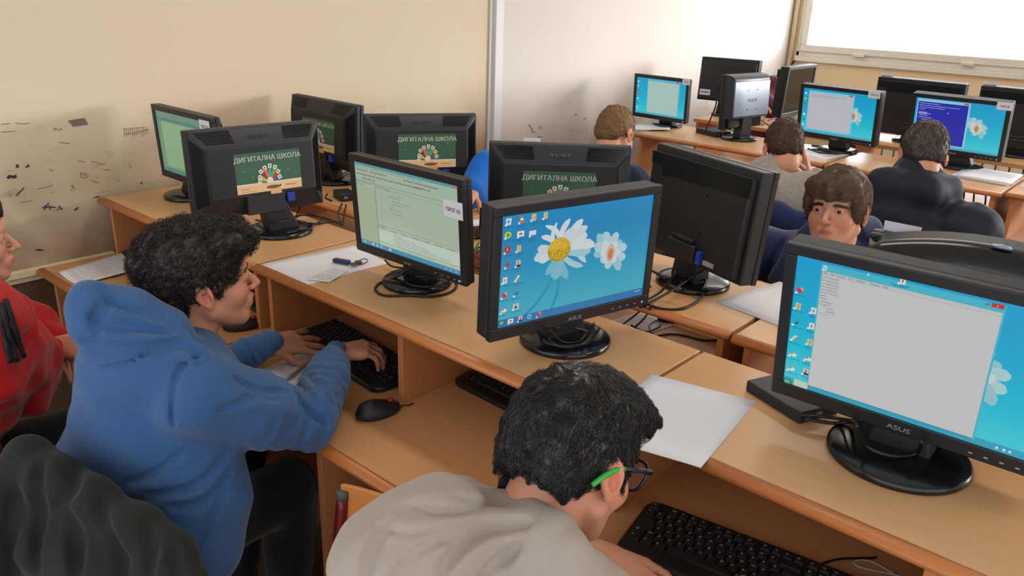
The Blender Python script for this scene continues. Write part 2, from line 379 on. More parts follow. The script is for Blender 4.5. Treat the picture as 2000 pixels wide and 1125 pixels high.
for (lx, ly), wh in zip(FILL_LIGHTS, ('the second row beside the left wall', 'the right end of the second row', 'the far row beside the wall', 'the right end of the far row')):  # unseen casings made up to go with the added fill lights
    cl = thing('fill_light_casing', (lx, ly, 2.78), 'added fill light casing out of view above '+wh, 'lamp', 'added fill light casings')
    q = MB(); q.box((-.68, -.16, .02), (.68, .16, .07)); q.box((-.68, -.16, -.004), (-.66, .16, .02)); q.box((.66, -.16, -.004), (.68, .16, .02)); q.build('casing', mat('white_fill_casing', (232, 232, 228), .5), cl, bevel=.004)

# ---------------------------------------------------------------- monitors
def scr_bg(name, stops, strength=.62, tilt=.15):
    m = bpy.data.materials.new(name); m.use_nodes = True; n = m.node_tree.nodes; L = m.node_tree.links; p = n['Principled BSDF']
    p.inputs['Base Color'].default_value = (.01, .01, .012, 1); p.inputs['Roughness'].default_value = .35
    t = n.new('ShaderNodeTexCoord'); s = n.new('ShaderNodeSeparateXYZ'); L.new(t.outputs['Generated'], s.inputs[0])
    a = n.new('ShaderNodeMath'); a.operation = 'MULTIPLY_ADD'; a.inputs[1].default_value = tilt; L.new(s.outputs[0], a.inputs[0]); L.new(s.outputs[2], a.inputs[2])
    r = n.new('ShaderNodeValToRGB'); L.new(a.outputs[0], r.inputs[0])
    e = r.color_ramp.elements
    while len(e) < len(stops): e.new(.5)
    for q, (x, c) in zip(e, stops): q.position = x; q.color = lin(c)+(1,)
    L.new(r.outputs[0], p.inputs['Emission Color']); p.inputs['Emission Strength'].default_value = strength
    return m
BG_A = scr_bg('wallpaper_daisy', [(0, (70, 180, 200)), (.25, (52, 168, 196)), (.5, (26, 150, 196)), (.8, (10, 136, 190)), (1, (12, 140, 200))], .62, 0)
BG_B = scr_bg('wallpaper_cyan', [(0, (70, 205, 222)), (.3, (10, 190, 214)), (.6, (0, 172, 212)), (1, (0, 158, 208))], .66, 0)
BG_G = scr_bg('screen_green', [(0, (150, 184, 140)), (1, (128, 172, 150))], .42)
BG_I = scr_bg('screen_pale', [(0, (196, 214, 190)), (.5, (176, 190, 168)), (1, (168, 192, 172))], .60)
PETAL = (214, 222, 226)
def petal(mb, M, cx, cy, tx, ty, w, bend=0, col=PETAL, z=0, n=7, w0=.35):
    """a curved strip from the flower centre to the tip"""
    c = Vector((cx, cy)); t = Vector((tx, ty)); d = t-c; nrm = Vector((-d.y, d.x)).normalized()
    L, R_ = [], []
    for i in range(n+1):
        u = i/n; p = c+d*u+nrm*bend*math.sin(math.pi*u)*d.length
        ww = w*.62*(w0+(1-w0)*math.sin(math.pi*min(1, u*.62+.05))) if u < .8 else w*.62*(1-((u-.8)/.2)**2*.72)
        L.append(p+nrm*ww/2); R_.append(p-nrm*ww/2)
    mb.col = col
    for i in range(n): poly(mb, [R_[i], R_[i+1], L[i+1], L[i]], M, z)
def disc(mb, M, cx, cy, rx, ry, col, z, n=20):
    mb.col = col; poly(mb, [(cx+rx*math.cos(2*math.pi*k/n), cy+ry*math.sin(2*math.pi*k/n)) for k in range(n)], M, z)
def rect(mb, M, x0, y0, x1, y1, col, z): mb.col = col; quad(mb, x0, y0, x1, y1, M, z)
def squig(mb, M, x, y, w, h, col, z, rows=1):
    """an unreadable line of tiny lettering: small dashes"""
    rr = random.Random(int(x*9999+y*777)); mb.col = col
    for r in range(rows):
        u = x+(rr.random()*.15*w if rows > 1 else 0); e = x+w*(1-.2*rr.random())
        while u < e:
            q = h*(.5+.7*rr.random()); quad(mb, u, y-r*h*1.9, min(u+q, e), y-r*h*1.9+h*(.5+.4*rr.random()), M, z); u += q+h*.35
def daisies(mb, M, w, h, big=True, z=.0006):
    X = lambda u: (u-.5)*w
    Y = lambda v: (v-.5)*h
    for tx, ty, ww, bd in ((.10, .06, .02, .10), (.27, .02, .02, .12)) if big else ():   # stems
        petal(mb, M, X(.36), Y(.5), X(tx+.05), Y(ty-.02), .012, bd, (30, 150, 186), z*.5)
    # soft farther daisy
    for i, (tx, ty) in enumerate(((.617, .703), (.665, .713), (.756, .691), (.798, .60), (.838, .535), (.835, .42), (.805, .312), (.715, .345), (.658, .43), (.604, .52), (.604, .611), (.70, .66))):
        petal(mb, M, X(.72), Y(.506), X(tx), Y(ty), .034, .03*(-1)**i, (176, 212, 218) if i % 3 else (150, 200, 212), z*(1+.02*i), w0=.6)
    for i, (tx, ty) in enumerate(((.66, .62), (.76, .60), (.79, .48), (.76, .40), (.68, .42), (.65, .52))):
        petal(mb, M, X(.72), Y(.506), X(tx), Y(ty), .03, 0, (206, 220, 222), z*(1.4+.02*i), w0=.6)
    disc(mb, M, X(.722), Y(.50), .012, .02, (214, 180, 150), z*1.8); disc(mb, M, X(.722), Y(.49), .007, .013, (200, 130, 80), z*1.9)
    if not big: return
    c = (.36, .629)
    P = [(.432, .335, .03, -.06, (120, 186, 206)), (.353, .35, .05, .02, (128, 190, 208)), (.29, .41, .03, .08, (120, 186, 206)),
         (.264, .865, .018, -.22, PETAL), (.333, .879, .017, .22, PETAL), (.243, .774, .02, -.12, PETAL), (.223, .669, .035, .05, (196, 214, 224)), (.205, .576, .035, -.04, (200, 216, 224)),
         (.238, .546, .03, .0, (206, 220, 228)), (.53, .424, .022, -.1, (170, 206, 214)), (.55, .459, .022, .12, (196, 216, 220)), (.598, .62, .035, .06, (206, 218, 222)), (.574, .56, .04, -.02, (160, 204, 214)),
         (.60, .60, .02, .02, PETAL), (.541, .721, .042, .05, PETAL), (.538, .797, .034, .04, (206, 214, 220)), (.502, .869, .030, .03, PETAL), (.415, .895, .024, .12, PETAL), (.45, .80, .034, .06, (204, 214, 220))]
    for i, (tx, ty, ww, bd, cc) in enumerate(P): petal(mb, M, X(c[0]), Y(c[1]), X(tx), Y(ty), ww, bd, cc, z*(2.2+.08*i))
    disc(mb, M, X(.36), Y(.629), .030, .026, (214, 176, 48), z*4.2, 28)
    rr = random.Random(3)
    for k in range(150):
        a = rr.random()*6.28; r = math.sqrt(rr.random())*.92; x, y = X(.36)+.029*r*math.cos(a), Y(.629)+.025*r*math.sin(a)
        disc(mb, M, x, y, .0011, .0011, (150, 112, 24) if y < Y(.64) else (230, 196, 70), z*(4.5+.004*k), 6)
    for k in range(14):
        a = math.pi+math.pi*k/14+.1; disc(mb, M, X(.36)+.027*math.cos(a), Y(.629)+.024*math.sin(a), .0016, .0014, (70, 90, 30), z*5.2, 6)
def icon(mb, M, x, y, kind, z, s=.013):
    Wt = (236, 240, 242)
    if kind == 'bin': poly_c(mb, M, [(x-s*.4, y-s*.5), (x+s*.4, y-s*.5), (x+s*.5, y+s*.5), (x-s*.5, y+s*.5)], (210, 226, 240), z); rect(mb, M, x-s*.2, y-s*.2, x+s*.15, y+s*.2, (70, 120, 190), z*1.1)
    elif kind == 'cone':
        poly_c(mb, M, [(x-s*.5, y-s*.45), (x+s*.5, y-s*.45), (x+s*.1, y+s*.6), (x-s*.1, y+s*.6)], (226, 110, 40), z); poly_c(mb, M, [(x-s*.3, y-s*.05), (x+s*.3, y-s*.05), (x+s*.2, y+s*.25), (x-s*.2, y+s*.25)], Wt, z*1.1)
    elif kind == 'folder': rect(mb, M, x-s*.35, y-s*.5, x+s*.35, y+s*.5, (214, 206, 160), z); rect(mb, M, x-s*.1, y-s*.4, x+s*.2, y+s*.4, (206, 160, 60), z*1.1)
    elif kind == 'orange': rect(mb, M, x-s*.4, y-s*.5, x+s*.4, y+s*.5, (226, 196, 140), z); poly_c(mb, M, [(x-s*.2, y-s*.3), (x+s*.3, y-s*.1), (x+s*.3, y+s*.45)], (222, 140, 50), z*1.1)
    elif kind == 'plus': disc(mb, M, x, y, s*.6, s*.5, (206, 210, 60), z); rect(mb, M, x-s*.1, y-s*.3, x+s*.1, y+s*.3, (40, 130, 50), z*1.1); rect(mb, M, x-s*.3, y-s*.1, x+s*.3, y+s*.1, (40, 130, 50), z*1.1)
    elif kind == 'win': rect(mb, M, x-s*.6, y-s*.42, x+s*.6, y+s*.42, Wt, z); disc(mb, M, x, y, s*.35, s*.2, (196, 110, 60), z*1.1)
    elif kind == 'blank': rect(mb, M, x-s*.6, y-s*.35, x+s*.6, y+s*.35, (214, 222, 232), z)
    elif kind == 'red': rect(mb, M, x-s*.5, y-s*.5, x+s*.5, y+s*.5, (200, 24, 30), z); poly_c(mb, M, [(x-s*.3, y-s*.3), (x, y), (x+s*.3, y-s*.2), (x+.1*s, y), (x, y+.4*s), (x-.08*s, y)], Wt, z*1.1)
    elif kind == 'gem': poly_c(mb, M, [(x-s*.45, y), (x, y-s*.42), (x+s*.45, y), (x, y+s*.42)], (206, 40, 50), z)
    elif kind == 'redblk': rect(mb, M, x-s*.4, y-s*.5, x+s*.4, y+s*.5, (226, 200, 196), z); rect(mb, M, x-s*.4, y-s*.5, x+s*.4, y-s*.2, (40, 36, 40), z*1.1); rect(mb, M, x-s*.1, y-s*.2, x+s*.1, y+s*.4, (200, 60, 50), z*1.1)
    elif kind == 'page': rect(mb, M, x-s*.38, y-s*.5, x+s*.38, y+s*.5, (220, 226, 228), z); rect(mb, M, x-s*.12, y-s*.2, x+s*.1, y+s*.2, (150, 110, 90), z*1.1)
    elif kind == 'pen': poly_c(mb, M, [(x-s*.5, y-s*.3), (x-s*.2, y-s*.5), (x+s*.5, y+s*.3), (x+s*.1, y+s*.5)], (224, 216, 196), z); poly_c(mb, M, [(x-s*.1, y-s*.35), (x, y-s*.4), (x+s*.5, y+s*.25), (x+s*.4, y+s*.3)], (190, 60, 50), z*1.1)
    elif kind == 'fox': disc(mb, M, x, y, s*.5, s*.46, (206, 60, 110), z); disc(mb, M, x+s*.2, y+s*.15, s*.3, s*.3, (236, 160, 60), z*1.1); disc(mb, M, x, y, s*.2, s*.2, (110, 60, 160), z*1.2)
    elif kind == 'bird': poly_c(mb, M, [(x-s*.5, y-s*.1), (x+s*.2, y-s*.3), (x+s*.4, y+s*.4), (x+s*.05, y+s*.05)], (70, 80, 100), z)
    elif kind == 'duck': disc(mb, M, x+s*.1, y-s*.1, s*.5, s*.3, (230, 230, 226), z); disc(mb, M, x-s*.1, y+s*.1, s*.2, s*.2, (214, 130, 50), z*1.1)
    elif kind == 'box': rect(mb, M, x-s*.55, y-s*.5, x+s*.55, y+s*.5, (190, 202, 210), z); poly_c(mb, M, [(x-s*.3, y-s*.3), (x+s*.3, y-s*.3), (x, y+s*.3)], (50, 60, 80), z*1.1)
    rect(mb, M, x-s*.62, y-s*.62, x-s*.3, y-s*.32, Wt, z*1.2)
def poly_c(mb, M, pts, col, z): mb.col = col; poly(mb, pts, M, z)
def arc_box(mb, x0, x1, y, z0, z1): pass

INKB = mat('label_ink', (90, 90, 88), .8)
def monitor(label, x, y, yaw, zc, w, h, tilt, ox=0, kind='acer', screen=None, tagtxt=None, sticker=False, off=.05, base_r=.1, group=None, led=True, brand=None, backlabel=None, z0=ZS):
    """yaw: the screen faces (sin yaw, -cos yaw); zc is the height of the panel's centre above the floor; tilt > 0 leans back"""
    T = thing('computer_monitor', (x, y, z0), label, 'monitor', group, math.radians(yaw))
    P = Matrix.Translation((ox, -off, zc-z0)) @ Matrix.Rotation(-math.radians(tilt), 4, 'X')
    F = P @ Matrix(((1, 0, 0, 0), (0, 0, -1, 0), (0, 1, 0, 0), (0, 0, 0, 1)))       # (x right, y up, z out) on the front face
    bt, bs, bb = (.019, .019, .024) if h < .27 else (.02, .02, .027)
    dep_ = {'acer': .03, 'asus': .05, 'curved': .03, 'square': .03}[kind]
    q = MB(); b = .008
    q.box((-w/2, -.004, h/2-bt), (w/2, .012, h/2), P); q.box((-w/2, -.004, -h/2), (w/2, .012, -h/2+bb), P)
    q.box((-w/2, -.004, -h/2+bb), (-w/2+bs, .012, h/2-bt), P); q.box((w/2-bs, -.004, -h/2+bb), (w/2, .012, h/2-bt), P)
    fr = q.build('bezel', BEZT, T, bevel=.0025)
    q = MB(); q.box((-w/2+.001, .0125, -h/2+.001), (w/2-.001, dep_, h/2-.001), P); q.build('housing', BLKM, T, bevel=.004)
    # rear shell
    q = MB(); q.smooth = False
    def rg(yv, l, r, t, bo, n=1):
        return [tuple(P @ Vector(v)) for v in ((l, yv, bo), (r, yv, bo), (r, yv, t), (l, yv, t))]
    if kind == 'acer':
        q.loft([rg(dep_, -w/2+.004, w/2-.004, h/2-.003, -h/2+.004), rg(dep_+.03, -w/2+.042, w/2-.042, h/2-.050, -h/2+.062)])
        q.box((-w/2+.042, dep_+.02, -h/2+.06), (w/2-.042, dep_+.034, h/2-.052), P)
        sh = q.build('rear_shell', BLKM, T, bevel=.003)
        n = 9                                                   # cooling slots on the slanted top and sides
        for sgn in (-1, 1):
            q = MB()
            for k in range(7):
                u = .12+.11*k; yv = dep_+.03*u+.0012; zz = h/2-.003-.047*u; xi = w/2-.018-.038*u
                q.box((sgn*xi-(0 if sgn < 0 else .105-.03*u), yv-.002, zz-.0016), (sgn*xi+(.105-.03*u if sgn < 0 else 0), yv+.0016, zz+.0012), P)
            for k in range(8):
                u = .12+.1*k; yv = dep_+.03*u; xx = sgn*(w/2-.004-.038*u)
                q.box((xx-.0013, yv-.002, -h/2+.035+.02*u), (xx+.0013, yv+.0018, h/2-.02-.04*u), P)
            q.build('vent_slats', BLKG, T)
        q = MB(); q.box((-.06, dep_, -h/2+.004), (.06, dep_+.034, -h/2+.062), P); q.build('connector_bay', BLKM, T, bevel=.003)
        q = MB(); Bk = P @ Matrix(((-1, 0, 0, 0), (0, 0, 1, dep_+.0135), (0, 1, 0, h/2-.026), (0, 0, 0, 1))) @ Matrix.Rotation(-.98, 4, 'X')
        add_text(q, 'acer', 0, -.011, .018, Bk, 1.5, .0012, center=True); q.build('embossed_logo', BLKM, T)
        q = MB(); q.box((-.095, dep_+.004, -h/2+.028), (-.07, dep_+.03, -h/2+.058), P); q.build('video_plug', BLUEP, T, bevel=.003)
    elif kind == 'asus':
        q.box((-w/2+.012, dep_-.004, -h/2+.012), (w/2-.012, dep_+.018, h/2-.02), P); q.build('rear_shell', BLKM, T, bevel=.008)
        q = MB(); q.smooth = True
        pts = [(-w/2+.012, h/2-.02), (w/2-.012, h/2-.02), (w/2-.016, h/2-.052)]+[(w/2-.04-.03*math.sin(a), h/2-.052-.024*(1-math.cos(a))) for a in np.linspace(0, math.pi/2, 6)]+[(-w/2+.012, h/2-.066)]
        Bk = P @ Matrix(((-1, 0, 0, 0), (0, 0, 1, dep_+.018), (0, 1, 0, 0), (0, 0, 0, 1))); q.smooth = False
        q.prism([(-a, b_) for a, b_ in pts], .0, .0022, Bk); q.build('top_cover', BLKG, T)
        q = MB(); q.box((-.055, dep_, -h/2+.012), (.055, dep_+.035, -h/2+.06), P); q.build('stand_mount', BLKM, T, bevel=.004)
        q = MB()
        for sx, sz in ((-.05, -.05), (.05, -.05), (-.05, .05), (.05, .05)):
            q.tube([tuple(P @ Vector((sx, dep_+.017, sz))), tuple(P @ Vector((sx, dep_+.0195, sz)))], .003, 10)
        q.build('mount_screws', BLKG, T)
        q = MB(); q.box((-.12, dep_+.012, -h/2+.02), (-.08, dep_+.0205, -h/2+.032), P); q.build('rating_label', mat('grey_label', (150, 150, 140), .6), T)
        q = MB(); q.box((-.075, dep_+.012, -h/2+.016), (-.06, dep_+.03, -h/2+.05), P); q.build('video_plug', BLUEP, T, bevel=.002)
    elif kind == 'curved':
        n = 18; r0, r1, r2 = [], [], []
        for rr_, yv, s in ((r0, dep_-.01, 1.0), (r1, dep_+.045, .93), (r2, dep_+.062, .7)):
            for k in range(n+1):
                xx = -w/2+w*k/n; rr_.append(tuple(P @ Vector((xx*s, yv, h/2*s-.008+.045*s*(1-(2*xx/w)**2)))))
            rr_.append(tuple(P @ Vector((w/2*s, yv, -h/2*s)))); rr_.append(tuple(P @ Vector((-w/2*s, yv, -h/2*s))))
        q.smooth = True; q.loft([r0, r1, r2]); q.build('rear_shell', BLKG, T)
        q = MB(); q.smooth = True; q.loft([[tuple(P @ Vector((.0+.018*r*math.cos(a), dep_+.03+.0+.007*math.sin(a)*r, h/2+.031+dz))) for a in np.linspace(0, 2*math.pi, 16, endpoint=False)] for r, dz in ((1, 0), (.9, .004), (.3, .006))]); q.build('release_button', SILV, T)
    elif kind == 'square':
        q.smooth = True; n = 8; rings = []
        prof = [(.0, dep_-.01)]+[(.0+.03*(1-math.cos(a)), dep_+.05*math.sin(a)) for a in np.linspace(.1, math.pi/2, n)]
        for ins, yv in prof:
            rings.append(rg(yv, -w/2+.004+ins*.4, w/2-.004-ins*.4, h/2-.003-ins, -h/2+.06))
        q.smooth = False; q.loft(rings); q.build('rear_shell', mat('dark_blue_grey_plastic', (44, 50, 64), .35), T, bevel=.004)
        q = MB(); q.box((-w/2+.012, dep_+.03, -h/2+.07), (w/2-.012, dep_+.0535, h/2-.038), P); pl = q.build('rear_panel', SILV, T, bevel=.003)
        Bk = P @ Matrix(((-1, 0, 0, 0), (0, 0, 1, dep_+.0535), (0, 1, 0, 0), (0, 0, 0, 1)))
        q = MB()
        for sx, sz in ((-.04, -.04), (.04, -.04), (-.04, .06), (.04, .06)): q.tube([tuple(Bk @ Vector((sx, sz, 0))), tuple(Bk @ Vector((sx, sz, .001)))], .004, 10)
        q.build('mount_screws', LOGOK, pl)
        q = MB(); add_text(q, 'ASUS', 0, .0, .018, Bk, 1.5, .001, center=True); q.build('logo', LOGOK, pl)
        q = MB(); q.box((-w/2+.02, dep_-.01, -h/2+.004), (w/2-.02, dep_+.02, -h/2+.07), P); q.build('lower_shell', BLKG, T, bevel=.01)
    if backlabel:
        q = MB(); bx, bz = backlabel; q.box((-bx-.035, dep_+.0165, bz-.018), (-bx+.035, dep_+.0195, bz+.018), P); lb_ = q.build('white_label', PAPER, T)
        q = MB(); q.box((-bx-.028, dep_+.019, bz-.003), (-bx+.028, dep_+.0199, bz+.004), P); q.build('label_print', INKB, lb_)
    # neck and base
    nb = min(.0, 0); q = MB(); pw = (P @ Vector((0, dep_+.012, -h/2+.03)))
    nw, nd = (.05, .022) if kind != 'asus' else (.052, .02)
    ytop = pw.y; q.loft([[(-nw, -nd+.01, .012), (nw, -nd+.01, .012), (nw, nd+.018, .012), (-nw, nd+.018, .012)],
                         [(-nw*.82+ox*.4, -nd+.008, pw.z-.02), (nw*.82+ox*.4, -nd+.008, pw.z-.02), (nw*.82+ox*.4, nd+.02, pw.z-.02), (-nw*.82+ox*.4, nd+.02, pw.z-.02)],
                         [(-nw*.8+ox, ytop-.022, pw.z+.045), (nw*.8+ox, ytop-.022, pw.z+.045), (nw*.8+ox, ytop+.02, pw.z+.045), (-nw*.8+ox, ytop+.02, pw.z+.045)]])
    q.build('stand_neck', BLKM if kind != 'square' else mat('blue_black_plastic', (40, 48, 66), .3), T, bevel=.005)
    q = MB(); q.smooth = True; R_ = base_r
    q.lathe([(R_*.985, 0), (R_, .004), (R_*.99, .011), (R_*.95, .0145), (R_*.72, .0175), (R_*.45, .021), (R_*.40, .021)], 56); q.build('stand_base', BLKG, T)
    # picture
    sw, sh_ = w-2*bs, h-bt-bb; cy = (bb-bt)/2
    G = F @ Matrix.Translation((0, cy, -.0005))
    if screen is not None:
        bgm, fn = screen
        q = MB(); quad(q, -sw/2, -sh_/2, sw/2, sh_/2, G); s_ = q.build('screen', bgm, T, normals=False)
        q = MB(); fn(q, G, sw, sh_)
        if q.v: q.build('screen_picture', SCR, s_, normals=False)
    else:
        q = MB(); quad(q, -sw/2, -sh_/2, sw/2, sh_/2, G); q.build('screen', mat('dark_screen_glass', (16, 16, 20), .12), T, normals=False)
    if led:
        q = MB(); q.smooth = True; disc(q, F, w/2-.022, -h/2+.011, .0022, .0022, (1, 1, 1), .0045); q.col = (1, 1, 1); q.build('power_light', LEDB, T)
    if brand:
        q = MB(); add_text(q, brand, 0, -h/2+.0075, .0085, F, 1.35, .0045, center=True); q.build('logo', LOGO, T)
        q = MB()
        for k in range(5): quad(q, w*.24+k*.022, -h/2+.010, w*.24+k*.022+.006, -h/2+.0125, F, .0045)
        q.build('button_marks', LOGO, T)
    if tagtxt:
        tx, ty, tw, th, ttx = tagtxt
        q = MB(); q.k = 0; quad(q, tx, ty, tx+tw, ty+th, F, .0052); q.k = 0
        pt = q.build('paper_tag', PAPER, T, normals=False)
        if ttx:
            q = MB(); add_text(q, ttx, tx+tw/2, ty+th*.36, th*.22, F, .88, .0056, center=True, bold=.0002); q.build('tag_lettering', mat('black_print', (22, 22, 24), .7), pt)
    if sticker:
        sx, sz, s_w, s_h = sticker
        Bk = P @ Matrix(((-1, 0, 0, 0), (0, 0, 1, dep_+.0345), (0, 1, 0, 0), (0, 0, 0, 1))) @ Matrix.Translation((sx, sz, 0))
        q = MB(); rect(q, Bk, -s_w/2, -s_h/2, s_w/2, s_h/2, (54, 96, 74), 0); st = None
        rect(q, Bk, -s_w/2, -s_h/2, s_w/2, -s_h*.27, (226, 190, 140), .0003); rect(q, Bk, -s_w/2, -s_h*.30, s_w/2, -s_h*.26, (224, 214, 196), .0005)
        rect(q, Bk, .0, -s_h/2-.01, s_w*.17, -s_h/2+.006, (214, 170, 110), .0006)
        disc(q, Bk, .01, -s_h*.40, s_w*.11, s_h*.045, (110, 84, 66), .0007); disc(q, Bk, s_w*.16, -s_h*.385, .0028, .003, (60, 50, 46), .0008)
        for k, (a, c, l) in enumerate(((168, (60, 140, 50), .27), (150, (196, 190, 50), .30), (128, (120, 50, 110), .37), (108, (214, 120, 50), .40), (88, (60, 160, 170), .42), (68, (90, 170, 70), .40), (48, (190, 50, 50), .33), (24, (50, 100, 160), .27))):
            a = math.radians(a); l *= s_h*.92; cx, cy2 = .002, -s_h*.28; d = Vector((math.cos(a), math.sin(a))); nn = Vector((-d.y, d.x))
            p0 = Vector((cx, cy2)); p1 = p0+d*l*.35; p2 = p0+d*l
            poly_c(q, Bk, [p0, p1-nn*.0035, p1+nn*.0035], (226, 220, 214), .0009+k*.00004); poly_c(q, Bk, [p1-nn*.0035, p2-nn*.0058, p2+nn*.0058, p1+nn*.0035], c, .0009+k*.00004)
            p3 = p2+d*.004; poly_c(q, Bk, [p3-nn*.006-d*.006, p3-nn*.006+d*.006, p3+nn*.006+d*.006, p3+nn*.006-d*.006], (222, 222, 206), .0013+k*.00004); disc(q, Bk, p3.x, p3.y, .0028, .0028, (90, 110, 120), .0018, 8)
        squig(q, Bk, -s_w*.43, -s_h*.40, s_w*.16, .004, (150, 130, 140), .0009); squig(q, Bk, -s_w*.43, -s_h*.46, s_w*.26, .0022, (150, 120, 90), .0009); squig(q, Bk, s_w*.24, -s_h*.40, s_w*.2, .003, (140, 90, 50), .0009)
        for px_, py_ in ((-.38, .05), (.36, .22), (.3, .0), (.42, -.12), (-.25, -.1)): disc(q, Bk, px_*s_w, py_*s_h, .003, .0026, (92, 136, 112), .0004, 8)
        st = q.build('sticker', PRN, T, normals=False)
        q = MB(); add_text(q, 'ДИГИТАЛНА ШКОЛА', 0, s_h*.29, s_h*.12, Bk, 1.0, .001, center=True, bold=.00035); q.build('sticker_lettering', mat('white_print', (232, 232, 228), .6), st, normals=False)
    return T

# pictures on the screens
def pic_desktop(q, G, w, h):
    daisies(q, G, w, h, True)
    X = lambda u: (u-.5)*w
    Y = lambda v: (v-.5)*h
    z = .0012
    for u, v, k in ((.036, .95, 'bin'), (.114, .95, 'cone'), (.187, .955, 'orange'), (.26, .955, 'folder'), (.036, .835, 'plus'), (.112, .828, 'win'), (.185, .82, 'blank'), (.037, .705, 'red'), (.107, .70, 'folder'), (.044, .572, 'gem'), (.108, .567, 'redblk'),
                    (.032, .436, 'page'), (.109, .434, 'pen'), (.033, .30, 'fox'), (.108, .297, 'bird'), (.032, .163, 'duck'), (.108, .172, 'box')):
        icon(q, G, X(u), Y(v), k, z, .0135 if k != 'blank' else .014); squig(q, G, X(u)-.012, Y(v)-.0125, .026, .0017, (30, 60, 90), z)
        if u > .1 and v > .4: squig(q, G, X(u)-.008, Y(v)-.0165, .014, .0015, (30, 60, 90), z)
    rect(q, G, -w/2, -h/2, w/2, -h/2+.017, (40, 120, 176), .0008); rect(q, G, -w/2, -h/2+.0165, w/2, -h/2+.0175, (30, 110, 170), .0009)
    disc(q, G, X(.024), Y(.045), .0075, .0065, (40, 90, 90), z); disc(q, G, X(.024), Y(.045), .0055, .0045, (110, 180, 160), z*1.1)
    icon(q, G, X(.08), Y(.045), 'win', z, .011); icon(q, G, X(.141), Y(.046), 'redblk', z, .012); disc(q, G, X(.199), Y(.046), .0055, .0055, (130, 206, 236), z); disc(q, G, X(.199), Y(.046), .0028, .0028, (40, 120, 190), z*1.2); icon(q, G, X(.26), Y(.045), 'fox', z, .012)
    squig(q, G, X(.93), Y(.05), .02, .002, (200, 220, 230), z)
def pic_editor(q, G, w, h):
    daisies(q, G, w, h, False)
    z = .0014; cy = .0035
    for y, k in ((.067, 'fox'), (.036, 'folder'), (.004, 'bird'), (-.027, 'pen'), (-.06, 'duck'), (-.09, 'duck')):
        icon(q, G, -.191, y-cy, k, z, .0125); squig(q, G, -.201, y-.0105-cy, .024, .0016, (20, 80, 110), z, 2 if k == 'pen' else 1)
    for y, k in ((.035, 'page'), (.005, 'page'), (-.027, 'folder'), (-.06, 'duck'), (-.088, 'redblk')):
        icon(q, G, -.164, y-cy, k, z, .012); squig(q, G, -.172, y-.0105-cy, .014, .0016, (20, 80, 110), z, 2)
    disc(q, G, -.195, -.1195-cy, .0075, .0065, (30, 90, 70), z); disc(q, G, -.195, -.1195-cy, .0058, .0048, (90, 190, 150), z*1.05)
    rect(q, G, -w/2, -h/2, w/2, -h/2+.0135, (46, 168, 196), .001); rect(q, G, -.183, -h/2, -.158, -h/2+.0135, (196, 214, 196), .0013)
    x0, x1, yb, yt, tt = -.1575, .1065, -.113-cy, .1125-cy, .1255-cy
    rect(q, G, x0-.003, yb-.004, x1+.003, tt, (70, 186, 208), .0011); rect(q, G, x0, yb, x1, yt, (202, 204, 204), .0013)
    rect(q, G, x0, yt-.0062, x1, yt, (196, 202, 196), .0015); rect(q, G, x0, yt-.0066, x1, yt-.0062, (150, 160, 160), .0016)
    rect(q, G, x0, yb-.0035, x1, yb-.0005, (60, 150, 180), .0014)
    q.col = (56, 62, 60)
    for s, x in (('File', -.1555), ('Edit', -.1445), ('Format', -.1335), ('Run', -.115), ('Options', -.103), ('Window', -.082), ('Help', -.0615)): add_text(q, s, x, yt-.0046, .0033, G, .95, .0018)
    q.col = (60, 60, 60)
    for i, s in enumerate(('a=int(input())', 'b=int(input())', 'c=int(input())', 'd=max(a,b,c)', 'e=min(a,b,c)', 'f=(a+b+c)-d-e', 'g=f-e', 'h=d-f', 'v=min(g,h)', 'if f+g==h:', '    e=f+g', '    print(e)')):
        add_text(q, s.strip(), -.1555+(.012 if s[0] == ' ' else 0), yt-.0118-i*.0056, .0030, G, 1.12, .0018)
    squig(q, G, -.156, yt-.0118-12*.0056, .02, .002, (160, 160, 160), .0018)
    q.col = (20, 66, 92); add_text(q, '*untitled*', -.037, .1155-cy, .0050, G, 1.0, .0018, center=True)
    icon(q, G, -.034, .127-cy, 'page', .0019, .011); icon(q, G, -.154, .1185-cy, 'page', .0019, .008)
    rect(q, G, .09, .1185-cy, .1065, .1255-cy, (206, 40, 40), .0017); q.col = (240, 230, 230); add_text(q, 'x', .0968, .1205-cy, .0036, G, 1, .002)
    rect(q, G, .08, .1200-cy, .085, .1206-cy, (20, 60, 80), .0017); rect(q, G, .0865-.002, .1195-cy, .0895-.002, .1235-cy, (20, 60, 80), .0017); rect(q, G, .0851, .1201-cy, .0869, .1229-cy, (70, 186, 208), .0018)
    poly_c(q, G, [(-.087, .1275-cy), (-.0835, .1235-cy), (-.0855, .1232-cy), (-.0868, .121-cy)], (240, 240, 240), .002)
    for x in (.14, .15, .158): rect(q, G, x, -h/2+.0045, x+.004, -h/2+.009, (210, 230, 236), .0014)
